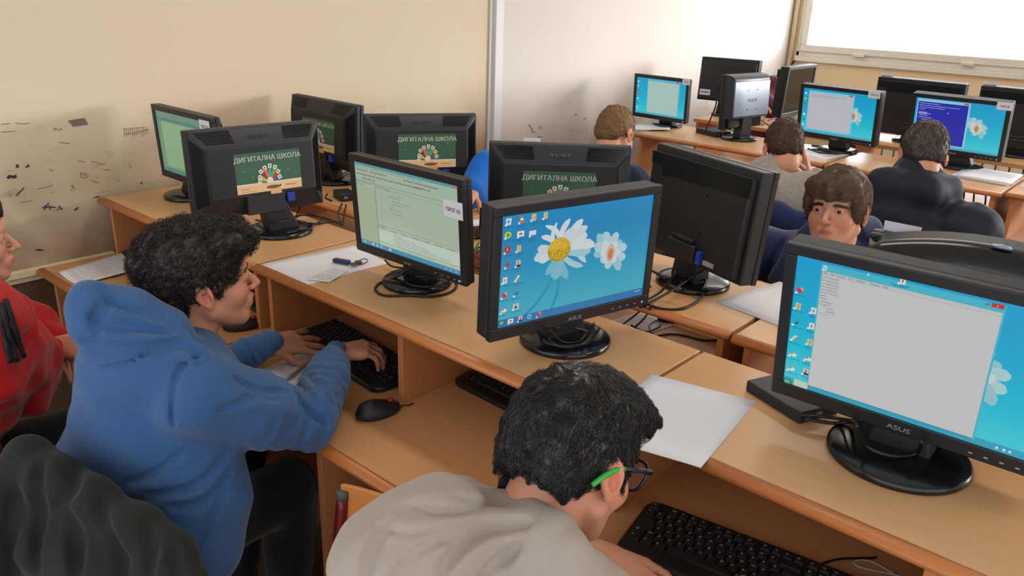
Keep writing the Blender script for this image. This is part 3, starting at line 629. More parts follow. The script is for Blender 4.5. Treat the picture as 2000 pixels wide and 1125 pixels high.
def pic_ide(q, G, w, h):
    X = lambda u: (u-.5)*w
    Y = lambda v: (v-.5)*h
    z = .0006; dk = (86, 100, 92)
    rect(q, G, X(0), Y(.965), X(1), Y(1), (84, 160, 166), z); rect(q, G, X(.965), Y(.965), X(.995), Y(1), (196, 110, 100), z*1.2)
    for i in range(13): squig(q, G, X(.01+i*.052), Y(.943), w*.04, .002, dk, z)
    for u0, u1, v in ((.02, .13, .905), (.16, .33, .905), (.5, .83, .905), (.02, .2, .855), (.22, .4, .855), (.42, .66, .855), (.08, .2, .81), (.6, .75, .86)):
        u = u0
        while u < u1: rect(q, G, X(u), Y(v), X(u)+.0042, Y(v)+.0042, (90+int(u*997) % 60, 104, 96), z); u += .0195
    rect(q, G, X(0), Y(.785), X(.2), Y(.789), dk, z); squig(q, G, X(.01), Y(.765), w*.17, .0022, (96, 112, 100), z); squig(q, G, X(.01), Y(.735), w*.08, .002, dk, z)
    rect(q, G, X(0), Y(.045), X(.2), Y(.72), (168, 184, 152), z*.6)
    rect(q, G, X(.2), Y(.045), X(.204), Y(.79), dk, z); rect(q, G, X(.2), Y(.785), X(1), Y(.788), dk, z); rect(q, G, X(.2), Y(.745), X(1), Y(.747), dk, z)
    squig(q, G, X(.22), Y(.76), w*.14, .0024, dk, z); rect(q, G, X(.24), Y(.29), X(.275), Y(.745), (178, 186, 172), z*.8)
    for k in range(14): rect(q, G, X(.252), Y(.745-k*.024-.02), X(.259), Y(.745-k*.024-.012), (110, 120, 110), z)
    for u, v, l in ((.29, .735, .08), (.33, .69, .12), (.33, .665, .13), (.366, .625, .2), (.366, .592, .12), (.332, .556, .05), (.33, .531, .14), (.364, .489, .12), (.44, .465, .02)): squig(q, G, X(u), Y(v), w*l, .0019, (110, 124, 116), z)
    rect(q, G, X(.2), Y(.30), X(1), Y(.303), dk, z); rect(q, G, X(.2), Y(.255), X(1), Y(.257), dk, z); squig(q, G, X(.21), Y(.283), w*.06, .0024, dk, z)
    rect(q, G, X(.204), Y(.1), X(1), Y(.255), (196, 212, 196), z*.8)
    for k in range(7): squig(q, G, X(.22+k*.11), Y(.265), w*.075, .0024, (100, 114, 104), z)
    for k in range(5): squig(q, G, X(.36), Y(.225-k*.026), w*(.1+.13*k), .002, (110, 124, 116), z)
    rect(q, G, X(.2), Y(.095), X(1), Y(.098), dk, z); squig(q, G, X(.5), Y(.075), w*.3, .002, (120, 134, 126), z)
    rect(q, G, X(0), Y(0), X(1), Y(.055), (64, 150, 186), z)
    for k in range(7): rect(q, G, X(.03+k*.045), Y(.012), X(.03+k*.045)+.009, Y(.045), ((150, 190, 186), (190, 110, 120), (196, 210, 206), (170, 190, 190))[k % 4], z*1.2)
    for u in (.86, .9, .95): rect(q, G, X(u), Y(.02), X(u)+.004, Y(.035), (200, 220, 226), z*1.2)
def pic_green(q, G, w, h):
    z = .0006; rect(q, G, -w*.42, -h*.40, w*.38, h*.34, (140, 176, 134), z); rect(q, G, -w*.5, h*.36, w*.35, h*.40, (70, 130, 120), z); rect(q, G, -w*.425, -h*.42, -w*.415, h*.36, (96, 140, 118), z*1.1); rect(q, G, w*.375, -h*.4, w*.385, h*.36, (90, 140, 126), z*1.1)
    rect(q, G, -w/2, -h/2, w/2, -h/2+.014, (70, 140, 130), z*1.2)
def pic_win(u0, u1, v0, v1, col, frame=(110, 200, 220), flower=False, text=0, icons=True, dk=(120, 120, 140)):
    def f(q, G, w, h):
        X = lambda u: (u-.5)*w
        Y = lambda v: (v-.5)*h
        if flower: daisies(q, G, w, h, False)
        z = .0014; rect(q, G, X(u0)-.004, Y(v0)-.006, X(u1)+.008, Y(v1)+.012, frame, .0011); rect(q, G, X(u0), Y(v0), X(u1), Y(v1), col, .0013)
        rect(q, G, X(u1)-.02, Y(v1)+.003, X(u1), Y(v1)+.010, (196, 60, 70), z)
        if icons:
            for k, c in enumerate(((220, 230, 240), (206, 206, 60), (200, 50, 60), (220, 60, 60), (230, 236, 236), (50, 110, 170), (210, 220, 225))):
                disc(q, G, X(.035), Y(.88-k*.12), .006, .006, c, .001, 10)
        rect(q, G, -w/2, -h/2, w/2, -h/2+.011, (70, 176, 196), .001)
        if text == 1: squig(q, G, X(u0)+.01, Y(v1)-.010, (u1-u0)*w*.9, .0028, dk, z); squig(q, G, X(u0)+.01, Y(v1)-.018, (u1-u0)*w*.7, .0028, dk, z)
        if text == 2:
            for i, (a, l) in enumerate(((0, .5), (0, .9), (0, .6), (0, .12), (0, 0), (.02, .25), (.02, .2), (0, .3), (.08, .4), (.08, .4), (0, .35), (.06, .4), (.06, .4), (0, .35), (.06, .4), (.06, .38), (0, .04))):
                if l: squig(q, G, X(u0)+.006+a*w*.6, Y(v1)-.010-i*.0098, (u1-u0)*w*l, .0038, (190, 200, 236), z)
            rect(q, G, X(u0)+.006, Y(v1)-.062, X(u0)+.045, Y(v1)-.050, (150, 156, 200), z*1.1)
            disc(q, G, X(u0+(u1-u0)*.62), Y(v1)-.045, .0025, .0025, (230, 240, 250), z)
    return f
GM = 'monitors with the green school sticker'
TPR = 'ПРОГ-02'
monitor('wide black monitor with a pale green screen at the far left by the wall', -2.717, 1.351, .5, 1.106, .40, .255, -2.5, .103, 'acer', (BG_G, pic_green), (.125, .075, .065, .04, 'ПРОГ-01'), base_r=.09)
monitor('black monitor showing a code editor, with a paper tag reading ПРОГ-02', -1.492, 1.338, .9, 1.103, .413, .268, -3.9, .015, 'acer', (BG_I, pic_ide), (.143, .035, .063, .043, TPR), brand='acer', base_r=.092)
monitor('black monitor with a big white daisy on blue wallpaper, turned to the side', -.987, 1.328, 75.6, 1.118, .436, .284, -2.0, -.017, 'asus', (BG_A, pic_desktop), brand='ASUS', base_r=.103)
monitor('large black monitor with an *untitled* window on the near row', -.277, 1.357, 1.8, 1.118, .444, .300, -8, -.002, 'asus', (BG_B, pic_editor), brand='ASUS', base_r=.117)
ST = (.015, -.002, .205, .118)
monitor('black monitor back with a green sticker, on the near row beside the curly hair', -2.134, 1.342, 262.8, 1.114, .412, .262, -3.2, .059, 'acer', sticker=ST, off=.02, group=None)
monitor('black monitor back with a green sticker, nearest the wall in the second row', -2.588, 1.892, 179.7, 1.093, .425, .258, -2.3, .052, 'acer', sticker=ST, off=.02)
monitor('black monitor back with a green sticker, before the boy in the bright blue jacket', -2.138, 1.947, 236.9, 1.096, .405, .25, -4.6, .003, 'acer', sticker=ST, off=.02)
monitor('black monitor back with a green sticker, half hidden behind the daisy monitor', -1.374, 1.802, 220.8, 1.112, .405, .26, -2.5, .018, 'acer', sticker=(.0, -.002, .205, .118), off=.02, tagtxt=(.055, .118, .05, .022, None))
monitor('plain black monitor back with a round base, before the frowning boy', -.978, 1.883, 159.2, 1.118, .41, .285, -5.1, -.016, 'asus', off=.02, base_r=.1)
_l = onz(1692, 500, 1.165)
monitor('glossy black monitor back with an arched top, behind the large *untitled* monitor', float(_l[0])+.235, float(_l[1])+.0, 180, 1.075, .47, .29, 4, 0, 'curved', off=.03, tagtxt=(.150, .128, .07, .036, None))
monitor('black monitor showing an empty pale window on cyan, farthest left of the far row', -2.489, 4.236, -4, 1.072, .388, .252, -2.3, -.032, 'acer', (BG_B, pic_win(.24, .86, .06, .93, (176, 206, 200), (90, 190, 214))), (.15, .095, .05, .035, 'ПРОГ'), base_r=.09)
monitor('black monitor showing a blank grey window, before the boy in the speckled sweater', -1.475, 4.259, -6.7, 1.10, .429, .273, -6.4, -.010, 'asus', (BG_B, pic_win(.09, .69, .10, .90, (196, 196, 206), (150, 206, 226), True, 1)), (.15, .105, .06, .034, 'ПРОГ-08'), brand='ASUS', base_r=.1)
monitor('black monitor with a dark blue console window, before the puffer jacket boy', -.901, 4.319, -3.3, 1.104, .432, .281, -10.5, -.042, 'asus', (BG_B, pic_win(.03, .60, .08, .93, (24, 40, 176), (150, 210, 236), True, 2, False)), (.155, .105, .065, .036, 'ПРОГ-08'), brand='ASUS', base_r=.1)
monitor('small monitor with a silver rear panel marked ASUS, on the far row', -1.985, 4.165, 260, 1.115, .33, .29, -4, 0, 'square', off=.03, base_r=.1)
monitor('black monitor back with a white label, farthest back beside the window wall', -2.48, 4.95, 180+8, 1.135, .385, .275, -3, 0, 'asus', off=.02, base_r=.09, backlabel=(-.135, -.085))
monitor('dark monitor turned nearly edge-on beside the person in dark red', -2.03, 4.93, 90, 1.12, .42, .30, -2, 0, 'asus', off=.03, base_r=.09)
monitor('black monitor back with a white tag at its top corner, below the window', -1.30, 4.90, 178, 1.10, .462, .31, 2, 0, 'asus', off=.02, base_r=.1, tagtxt=(.17, .135, .065, .035, None))
monitor('black monitor back cut off by the right edge, below the window', -.78, 4.92, 177, 1.10, .46, .31, 2, 0, 'asus', off=.02, base_r=.1, tagtxt=(.17, .135, .065, .035, None))

# ---------------------------------------------------------------- papers, keyboards, mice, boxes, cables
INK = mat('grey_print_ink', (96, 92, 96), .8); INKD = mat('dark_ink', (60, 58, 70), .8)
def sheet(name, pts, z, label, cat='paper', lines=0, group=None, t=.0012, curl=0, m=None, hand=False, lw=.0010):
    c = np.mean(np.array(pts), 0); o = None; q = MB(); n = 8; P = [np.array(p)-c for p in pts]
    f = lambda u, v: (P[0]*(1-u)+P[1]*u)*(1-v)+(P[3]*(1-u)+P[2]*u)*v
    zz = lambda u, v: t+curl*((2*u-1)**2*.6+(v**2)*.4)+.0006*math.sin(u*5+v*3)
    g = [[(*f(i/n, j/n), zz(i/n, j/n)) for i in range(n+1)] for j in range(n+1)]
    q.smooth = True; vs = [p for r in g for p in r]; k = len(vs); vs += [(p[0], p[1], p[2]-min(t, .0011)) for p in vs[:k]]
    fs = []
    for j in range(n):
        for i in range(n): a = j*(n+1)+i; fs += [(a, a+1, a+n+2, a+n+1), (a+k, a+n+1+k, a+n+2+k, a+1+k)]
    q.add(vs, fs); q.smooth = False
    for i in range(n):
        for a, b in ((i, i+1), (n*(n+1)+i+1, n*(n+1)+i), (i*(n+1)+n, (i+1)*(n+1)+n), ((i+1)*(n+1), i*(n+1))): q.f.append((a, a+k, b+k, b)); q.m.append(0); q.sm.append(False); q.c.append((1, 1, 1))
    o = q.build(name, m or PAPER, None, loc=(c[0], c[1], z)); tag(o, label, cat, group)
    if lines:
        q = MB(); rr = random.Random(len(label)+lines)
        for r in range(lines):
            v = .07+.86*(r+.5)/lines; u = .08; e = .92-(.35*rr.random() if rr.random() < .3 else .02)
            if rr.random() < .12: continue
            while u < e:
                w = (.012+.03*rr.random())*(2 if hand else 1); u2 = min(u+w, e); dv = lw/np.linalg.norm(P[3]-P[0])*(1 if not hand else 1+rr.random())
                q.add([(*f(u, v), zz(u, v)+.0004), (*f(u2, v+(.004*rr.random() if hand else 0)), zz(u2, v)+.0004), (*f(u2, v+dv), zz(u2, v)+.0004), (*f(u, v+dv), zz(u, v)+.0004)], [(0, 1, 2, 3)]); u = u2+.008
        q.build('print', INKD if hand else INK, o, normals=False)
    return o
sheet('paper_sheet', [(-1.897, 1.124), (-1.677, 1.125), (-1.664, 1.387), (-1.864, 1.417)], ZS, 'blank white sheet with a key fob on it, left of the code editor monitor')
sheet('paper_note', [(-1.706, 1.139), (-1.649, 1.171), (-1.683, 1.259), (-1.733, 1.248)], ZS+.0028, 'small handwritten note lying on the sheet with the keys', 'note', 8, hand=True, t=.0012)
sheet('paper_sheet', [(-.753, 1.322), (-.544, 1.368), (-.506, 1.082), (-.715, 1.036)], ZS, 'blank white sheet between the daisy monitor and the large monitor at the right')
sheet('paper_sheet', [(-.862, 1.80), (-.813, 2.075), (-.60, 2.03), (-.657, 1.763)], ZS, 'blank white sheet beside the plain monitor back near the frowning boy')
sheet('paper_sheet', [(-1.828, 1.861), (-1.79, 2.02), (-1.62, 1.98), (-1.67, 1.80)], ZS, 'blank white sheet behind the code editor monitor in the second row')
sheet('paper_sheet', [(-2.452, 1.802), (-2.42, 1.95), (-2.25, 1.92), (-2.30, 1.77)], ZS, 'white sheet beside the power hub, between two stickered monitor backs')
sheet('worksheet', [(-1.704, .941), (-1.500, .990), (-1.535, 1.275), (-1.735, 1.235)], ZT, 'printed worksheet under the arms of the boy in the blue hoodie', 'paper', 30)
sheet('worksheet', [(-2.803, .905), (-2.640, .900), (-2.650, 1.135), (-2.860, 1.175)], ZT+.001, 'curled printed worksheet on the leftmost near desk', 'paper', 26, curl=.010)
sheet('worksheet', [(-.56, .915), (-.36, .93), (-.37, 1.05), (-.57, 1.04)], ZT, 'printed page in front of the boy in the grey hoodie', 'paper', 10)
sheet('worksheet', [(-1.265, 1.90), (-1.125, 1.88), (-1.10, 2.03), (-1.22, 2.10)], ZT, 'handwritten page in the gap behind the daisy monitor', 'paper', 9, hand=True)
sheet('paper_sheet', [(-2.66, 4.07), (-2.53, 3.905), (-2.36, 4.06), (-2.47, 4.24)], ZS, 'white sheet hanging over the left end of the far row', curl=.012)
sheet('paper_sheet', [(-1.62, 4.02), (-1.42, 3.96), (-1.39, 4.25), (-1.58, 4.30)], ZS, 'white sheet under the base of the blank grey window monitor')
for k in range(5):
    d = k*.004*math.sin(k*2.1); sheet('paper_sheet', [(-.87+d, 4.04), (-.64+d, 4.02+d), (-.645+d, 4.31), (-.86+d, 4.32+d)], ZS+k*.0025, ('bottom sheet', 'second sheet from below', 'middle sheet', 'second sheet from the top', 'topmost sheet')[k]+' of the paper stack beside the puffer jacket boy', 'paper', group='stack of paper on the far row')
sheet('paper_sheet', [(-.60, 4.05), (-.39, 4.06), (-.40, 4.32), (-.61, 4.32)], ZS, 'white sheet at the right edge beside the paper stack on the far row')

KEY = mat('black_keycap', (26, 26, 28), .5); KB = mat('keyboard_body', (22, 23, 25), .42); KW = mat('key_legend', (200, 200, 196), .6)
def keyboard(x, y, rz, label, z=ZT, w=.44, d=.155, legends=True):
    K = thing('keyboard', (x, y, z), label, 'keyboard', None, rz); q = MB(); n = 6
    def ring(s, zz, e=0):
        o = []
        for cx, cy, a0 in ((w/2-.03, d/2-.03, 0), (-w/2+.03, d/2-.03, 90), (-w/2+.03, -d/2+.03, 180), (w/2-.03, -d/2+.03, 270)):
            for k in range(n+1): a = math.radians(a0+90*k/n); o.append((cx+(.03-s)*math.cos(a), cy+(.03-s)*math.sin(a)-.008*(1-(cx/(w/2))**2)*(cy < 0), zz+e*(cy+d/2)))
        return o
    q.smooth = True; q.loft([ring(.003, 0), ring(0, .005, .05), ring(.002, .010, .07), ring(.006, .012, .075)]); q.build('body', KB, K)
    q = MB(); L = MB(); rows = [(.060, [(.0, 1)]+[(2+i+(i//4)*.5, 1) for i in range(12)]+[(15.25+i, 1) for i in range(3)]),
        (.038, [(i, 1) for i in range(13)]+[(13, 2)]+[(15.25+i, 1) for i in range(3)]+[(18.5+i, 1) for i in range(4)]), (.019, [(0, 1.5)]+[(1.5+i, 1) for i in range(12)]+[(13.5, 1.5)]+[(15.25+i, 1) for i in range(3)]+[(18.5+i, 1) for i in range(3)]+[(21.5, 1)]),
        (.0, [(0, 1.75)]+[(1.75+i, 1) for i in range(11)]+[(12.75, 2.25)]+[(18.5+i, 1) for i in range(3)]), (-.019, [(0, 1.25)]+[(1.25+i, 1) for i in range(11)]+[(12.25, 2.75)]+[(16.25, 1)]+[(18.5+i, 1) for i in range(4)]),
        (-.038, [(0, 1.25), (1.25, 1.25), (2.5, 1.25), (3.75, 6.25), (10, 1.25), (11.25, 1.25), (12.5, 1.25), (13.75, 1.25)]+[(15.25+i, 1) for i in range(3)]+[(18.5, 2), (20.5, 1), (21.5, 1)])]
    u = (w-.022)/22.5; letters = ['1234567890-=+', '7QWERTYUIOP[]8', 'ASDFGHJKL;56', 'ZXCVBNM,./12', '0']; T0 = Matrix.Rotation(.075, 4, 'X')
    for r, (yy, ks) in enumerate(rows):
        for i, (a, b) in enumerate(ks):
            x0, x1 = -w/2+.011+a*u+.0010, -w/2+.011+(a+b)*u-.0010; y0, y1 = yy-.0082, yy+.0082; zb = .0095+.075*(yy+d/2); zt = zb+.0075
            q.loft([[(x0, y0, zb), (x1, y0, zb), (x1, y1, zb), (x0, y1, zb)], [(x0+.0016, y0+.0022, zt), (x1-.0016, y0+.0022, zt), (x1-.0016, y1-.001, zt+.0006), (x0+.0016, y1-.001, zt+.0006)]])
            if legends and b < 1.3:
                s = 'QWERTYUIOPASDFGHJKLZXCVBNM1234567890'[(i+r*9) % 36]; add_text(L, s, x0+.0045, y0+.0065, .0052, Matrix.Translation((0, 0, zt+.0009)), 1)
    q.build('keys', KEY, K)
    if legends: L.build('key_lettering', KW, K, normals=False)
    return K
keyboard(-1.60, 1.205, -.10, 'black keyboard under the hands of the boy in the blue hoodie', z=ZT+.0025)
keyboard(-1.085, 1.352, -.04, 'black keyboard pushed under the shelf below the daisy monitor')
keyboard(-.415, 1.145, .15, 'black keyboard in front of the boy in the grey hoodie', w=.46, d=.17)
keyboard(-2.165, 1.275, -.10, 'black keyboard behind the face of the boy in the blue hoodie')
keyboard(-2.655, 1.22, .03, 'black keyboard under the shelf beside the left wall', legends=False)
keyboard(-.872, 2.135, .0, 'black keyboard under the plain monitor back in the second row', w=.40, legends=False)
p_ = onz(1910, 368, ZT); keyboard(float(p_[0]), float(p_[1])+.02, -.05, 'black keyboard below the shelf in front of the puffer jacket boy', legends=False)
keyboard(-1.50, 4.98, .03, 'pale lit keyboard on the farthest row seen below the grey window monitor', legends=False)
def mouse(x, y, rz, label, z=ZT, brandt=None, cord=None):
    M_ = thing('computer_mouse', (x, y, z), label, 'mouse', None, rz); q = MB(); q.smooth = True; rings = []
    for s, zz in ((.86, 0), (.97, .004), (1.0, .010), (.94, .019), (.80, .027), (.55, .033), (.25, .0355), (.05, .036)):
        rings.append([(s*.031*math.cos(a)*(1-.10*math.sin(a)), s*.057*math.sin(a)-.004*zz/.036, zz*(1-.18*math.sin(a)*(zz > .02))) for a in np.linspace(0, 2*math.pi, 28, endpoint=False)])
    q.loft(rings); q.build('body', BLKM, M_)
    q = MB(); q.smooth = True; q.tube([(-.003, .032, .0275), (.003, .032, .0275)], .0075, 14); q.build('scroll_wheel', mat('red_wheel', (150, 30, 24), .5), M_)
    if brandt: q = MB(); add_text(q, brandt, 0, 0, .0052, Matrix.Translation((0, -.022, .0396)) @ Matrix.Rotation(-.12, 4, 'X'), 1.15, 0, center=True, bold=.0003); q.build('logo', LOGO, M_)
    if cord: q = MB(); q.smooth = True; q.tube(spline(cord, 8), .0016, 6); q.build('cord', CABLE, M_)
    return M_
mouse(-1.315, 1.055, -.25, 'black mouse with a red wheel beside the divider, right of the blue hoodie boy', brandt='lenovo', cord=[(0, .056, .006), (.001, .068, .005), (.002, .078, .003), (-.002, .092, .003)])
mouse(-1.982, 1.10, -.45, 'black mouse in front of the face of the boy in the blue hoodie', cord=[(0, .056, .006), (.01, .08, .004), (.05, .13, .003)])
mouse(-1.125, 2.075, 2.6, 'black mouse in the gap behind the daisy monitor', cord=[(0, .056, .006), (-.03, .10, .003), (-.10, .12, .003), (-.14, .10, .003)])
def tbox(x, y, rz, w, d, h, label, z=ZS, m=None, cat='computer', name='mini_computer', light=True):
    B = thing(name, (x, y, z), label, cat, None, rz); q = MB(); q.box((-w/2, -d/2, 0), (w/2, d/2, h)); q.build('case', m or BLKM, B, bevel=.003)
    q = MB()
    for k in range(2): q.box((w/2-.0005, -d/2+.012+k*.03, h*.35), (w/2+.0008, -d/2+.026+k*.03, h*.7))
    q.build('ports', GREYP, B)
    if light: q = MB(); q.smooth = True; q.lathe([(.004, 0), (.004, .0006), (.002, .0009)], 14, (-w*.12, -d*.2, h)); q.build('power_light', LEDB, B)
    return B
tbox(-.495, 1.415, -.385, .145, .10, .024, 'flat black mini computer with a blue light, left of the large monitor')
tbox(-1.205, 1.375, -.1, .10, .09, .026, 'small black box peeking out behind the daisy monitor', light=False)
tbox(-2.335, 1.745, -.3, .085, .06, .028, 'black cable hub left of the code editor monitor in the second row', light=False, cat='hub', name='cable_hub')
tbox(-1.655, 1.775, -.3, .075, .055, .03, 'black cable hub between the code editor and daisy monitors', light=False, cat='hub', name='cable_hub')
tbox(-2.155, 4.185, -.35, .17, .11, .028, 'flat black mini computer on the far row left of the silver monitor', light=False)
tbox(-2.42, 4.98, 0, .26, .10, .05, 'white box on the farthest row behind the label backed monitor', m=WHITEP, cat='box', name='white_box', light=False)
tbox(-1.62, 4.89, 0, .10, .06, .03, 'pale blue lit adapter on the farthest row beside the tagged monitor back', m=mat('pale_blue_plastic', (150, 180, 215), .5), cat='adapter', name='adapter', light=False)
q = MB(); q.smooth = True; q.tube([(-2.13, 4.76, ZS+.01), (-2.17, 4.84, ZS+.13)], .016, 12); tag(q.build('power_strip', WHITEP), 'white power strip leaning against the farthest monitor', 'power strip')
# pens, pencil, keys
def stick(name, a, b, r, m, label, cat, tip=None):
    a, b = Vector(a), Vector(b); o = thing(name, tuple(a), label, cat); q = MB(); q.smooth = True; q.tube([(0, 0, 0), tuple((b-a)*.04), tuple((b-a)*.96), tuple(b-a)], [r*.8, r, r, r*.7], 10); q.build('barrel', m, o)
    q = MB(); q.smooth = True; d = (b-a).normalized(); q.tube([tuple(b-a), tuple(b-a+d*.012)], [r*.7, r*.15], 10); q.build('tip', tip or BLKG, o); return o
stick('pen', (-1.600, .985, ZT+.006), (-1.655, 1.105, ZT+.006), .0045, mat('silver_pen', (176, 172, 166), .3, metal=.6), 'silver pen lying on the printed worksheet', 'pen')
pa, pb = onz(262, 566, ZT+.005), onz(284, 540, ZT+.005); stick('pencil', tuple(pa), tuple(pb), .0038, mat('natural_pencil', (198, 150, 84), .5), 'plain wooden pencil behind the hood of the blue hoodie', 'pencil', tip=mat('pencil_tip', (60, 54, 50), .5))
kf = thing('key_fob', (-1.72, 1.30, ZS+.002), 'dark blue fob with keys on a ring, on the blank sheet', 'keys')
q = MB(); q.cbox((-.030, -.012, .007), (.052, .017, .011), .35); q.build('fob', mat('dark_blue_plastic', (34, 36, 92), .35), kf, bevel=.003)
KM = mat('key_metal', (96, 90, 88), .35, metal=.8)
for k, a in enumerate((1.2, 1.9)):
    q = MB(); q.cbox((.008+k*.006, .008-.006*k, .006+.003*k), (.034, .010, .003), a+math.pi); q.smooth = True; q.lathe([(.009, 0), (.009, .003)], 16, (.004+k*.004, .016, .004+.003*k)); q.build('key', KM, kf)
q = MB(); q.smooth = True; q.tube([(.014*math.cos(a)+.010, .014*math.sin(a)+.030, .006+.004*math.sin(a)) for a in np.linspace(0, 2*math.pi, 22)], .0014, 6); q.build('ring', KM, kf)
# cables: each lies along the shelf at its own real height
def cable(pts, label, r=.003, z=ZS, m=None, name='cable', group=None):
    P = []
    for p in pts:
        zz = z+(p[2] if len(p) > 2 else 0)+r+.0005; P.append(tuple(onz(p[0], p[1], zz)))
    q = MB(); q.smooth = True; q.tube(spline(P, 8), r, 8); return tag(q.build(name, m or CABLE), label, 'cable', group)
cable([(805, 522, .05), (775, 540, .02), (742, 553), (733, 566), (752, 577), (800, 577), (840, 579), (876, 572), (892, 558), (886, 545)], 'thick black cable looped around the base of the code editor monitor', .0034)
cable([(752, 508, .02), (765, 520, .01), (790, 524, .01), (805, 528, .01)], 'thin black cable leaving the code editor monitor at the left', .0028)
cable([(806, 530, .02), (790, 541, .02), (800, 556, .021), (840, 560, .021), (868, 551, .021), (840, 542, .03), (812, 540, .03)], 'black cable coiled on the base of the code editor monitor', .0026)
for i, (pts, lb) in enumerate((([(505, 452, .02), (540, 447, .01), (580, 436), (620, 437), (650, 432), (669, 440)], 'long black cable trailing right from the stickered monitor near the curly hair'),
        ([(500, 430, .02), (545, 434, .05), (590, 420, .02), (630, 425), (664, 436)], 'black cable crossing behind the neck of the near stickered monitor'),
        ([(560, 455, .02), (600, 445, .005), (628, 428, .01), (600, 418, .02), (575, 428, .02), (600, 440, .01)], 'black cable looped beside the near stickered monitor'),
        ([(586, 390, .08), (584, 410, .04), (575, 425, .02), (555, 436, .01)], 'video cable dropping from the blue plug of the near stickered monitor'),
        ([(668, 398, .012), (660, 418), (668, 438)], 'black cable dropping from the left cable hub'), ([(676, 400, .012), (672, 420), (669, 440)], 'second black cable dropping from the left cable hub'), ([(640, 378, .01), (636, 386), (648, 392)], 'short cord curling out of the left cable hub'),
        ([(635, 338, .02), (655, 342, .03), (680, 335, .02), (688, 336)], 'black cable over the base of the monitor nearest the wall'), ([(625, 352, .01), (650, 338, .03), (675, 348, .01)], 'cable crossing the base of the monitor nearest the wall'))): cable(pts, lb, .0032)
for pts, lb in (([(915, 463, .012), (930, 466), (945, 462)], 'plugged cord at the hub between the two near monitors'), ([(955, 480, .01), (930, 492), (917, 503), (925, 520), (950, 527)], 'black cable curving out behind the daisy monitor'),
        ([(945, 478, .01), (925, 490), (912, 510)], 'thin cable running down beside the code editor monitor'), ([(935, 474, .012), (925, 495), (925, 522)], 'thin cable beside the hub falling to the near shelf')): cable(pts, lb, .0026)
for i, pts in enumerate(([(1062, 665, .10), (1075, 672, .04), (1110, 678, .022), (1150, 668, .022), (1172, 640, .06)], [(1090, 640, .09), (1070, 655, .04), (1090, 674, .024), (1135, 672, .024), (1150, 650, .03), (1120, 640, .05)], [(1075, 645, .08), (1100, 668, .03), (1140, 664, .03), (1160, 632, .10)])):
    cable(pts, ('outer', 'middle', 'inner')[i]+' loop of cable coiled on the base of the daisy monitor', .0028)
for pts, lb in (([(1240, 583, .01), (1285, 601), (1330, 603), (1362, 588), (1376, 566), (1366, 548, .02)], 'thick cable arching in front of the base of the plain monitor back'), ([(1250, 600, .01), (1300, 575, .02), (1345, 545, .03), (1390, 515, .09)], 'cable rising from the base of the plain monitor back to its ports'),
        ([(1270, 560, .01), (1258, 540, .01), (1270, 528, .02), (1300, 545, .02)], 'cable curling left of the neck of the plain monitor back'), ([(1245, 595, .005), (1290, 570, .02), (1320, 530, .08)], 'cable leaning on the neck of the plain monitor back'), ([(1330, 552, .022), (1350, 540, .024), (1378, 548, .024), (1372, 565, .022)], 'shiny cable loop on the base of the plain monitor back')): cable(pts, lb, .0034)
for pts, lb in (([(1266, 592, .25), (1245, 612, .12), (1216, 634, .0)], 'thick cable hanging behind the daisy monitor into the gap'), ([(1272, 598, .24), (1258, 622, .1), (1232, 646, .0)], 'second cable hanging behind the daisy monitor into the gap'), ([(1232, 635, .02), (1260, 648), (1285, 640), (1290, 634)], 'thin cord on the lower table behind the daisy monitor'), ([(1284, 656), (1310, 652), (1340, 656), (1372, 664), (1402, 664)], 'thin cord along the lower table in the gap')): cable(pts, lb, .0028, ZT)
for pts, lb in (([(1572, 818, .012), (1620, 826, .012), (1660, 824, .02), (1672, 826, .05)], 'cable from the mini computer to the large monitor'), ([(1560, 810, .014), (1600, 812, .02), (1640, 818, .02), (1668, 822, .06)], 'second cable from the mini computer to the large monitor'), ([(1672, 830, .09), (1690, 870, .035), (1740, 890, .024), (1790, 885, .024), (1800, 862, .07)], 'cable coiled on the base of the large monitor')): cable(pts, lb, .0034)
cable([(1575, 1128), (1600, 1104), (1640, 1092), (1700, 1090), (1712, 1088)], 'keyboard cord running right across the lower table', .002, ZT)
cable([(1745, 1120), (1700, 1096), (1668, 1096), (1680, 1108), (1740, 1121), (1760, 1126)], 'thin pale cord looped on the lower table', .0016, ZT, CABLEW)
for pts, lb in (([(1375, 262, .03), (1395, 215, .18), (1400, 195, .24)], 'cable rising from the far mini computer to the silver monitor'), ([(1395, 258, .028), (1420, 252, .03), (1440, 260, .028), (1415, 265, .028)], 'cable coiled on top of the far mini computer'), ([(1480, 230, .1), (1510, 250, .0), (1540, 262), (1560, 250)], 'cable beside the silver monitor running right'), ([(1500, 235, .03), (1530, 228, .02), (1545, 240), (1520, 252)], 'cable looped right of the silver monitor'),
        ([(1578, 290), (1600, 298), (1640, 300, .02), (1610, 288), (1585, 284)], 'black cable bundle left of the blank grey window monitor'), ([(1585, 292), (1620, 294, .01), (1600, 285, .01)], 'small cable knot on the white sheet of the far row')): cable(pts, lb, .004)
for i, (px, py) in enumerate(((1462, 305), (1473, 308), (1484, 312), (1496, 310), (1870, 365), (1890, 372), (1912, 378))):
    a = onz(px, py, .885); q = MB(); q.smooth = True; a = a+np.array([0, .12, 0]); q.tube(spline([tuple(a), tuple(a+[.01, .01, -.08]), tuple(a+[-.01+.02*(i % 3), .0, -.17])], 6), .004, 6); tag(q.build('hanging_cable', CABLE), 'black cable hanging under the far shelf, '+('leftmost of the four left of the speckled sweater', 'second from left beside the speckled sweater', 'third from left beside the speckled sweater', 'nearest the speckled sweater', 'nearest the right shoulder of the puffer jacket', 'middle one right of the puffer jacket', 'rightmost one right of the puffer jacket')[i], 'cable', 'cables hanging below the far row shelf')

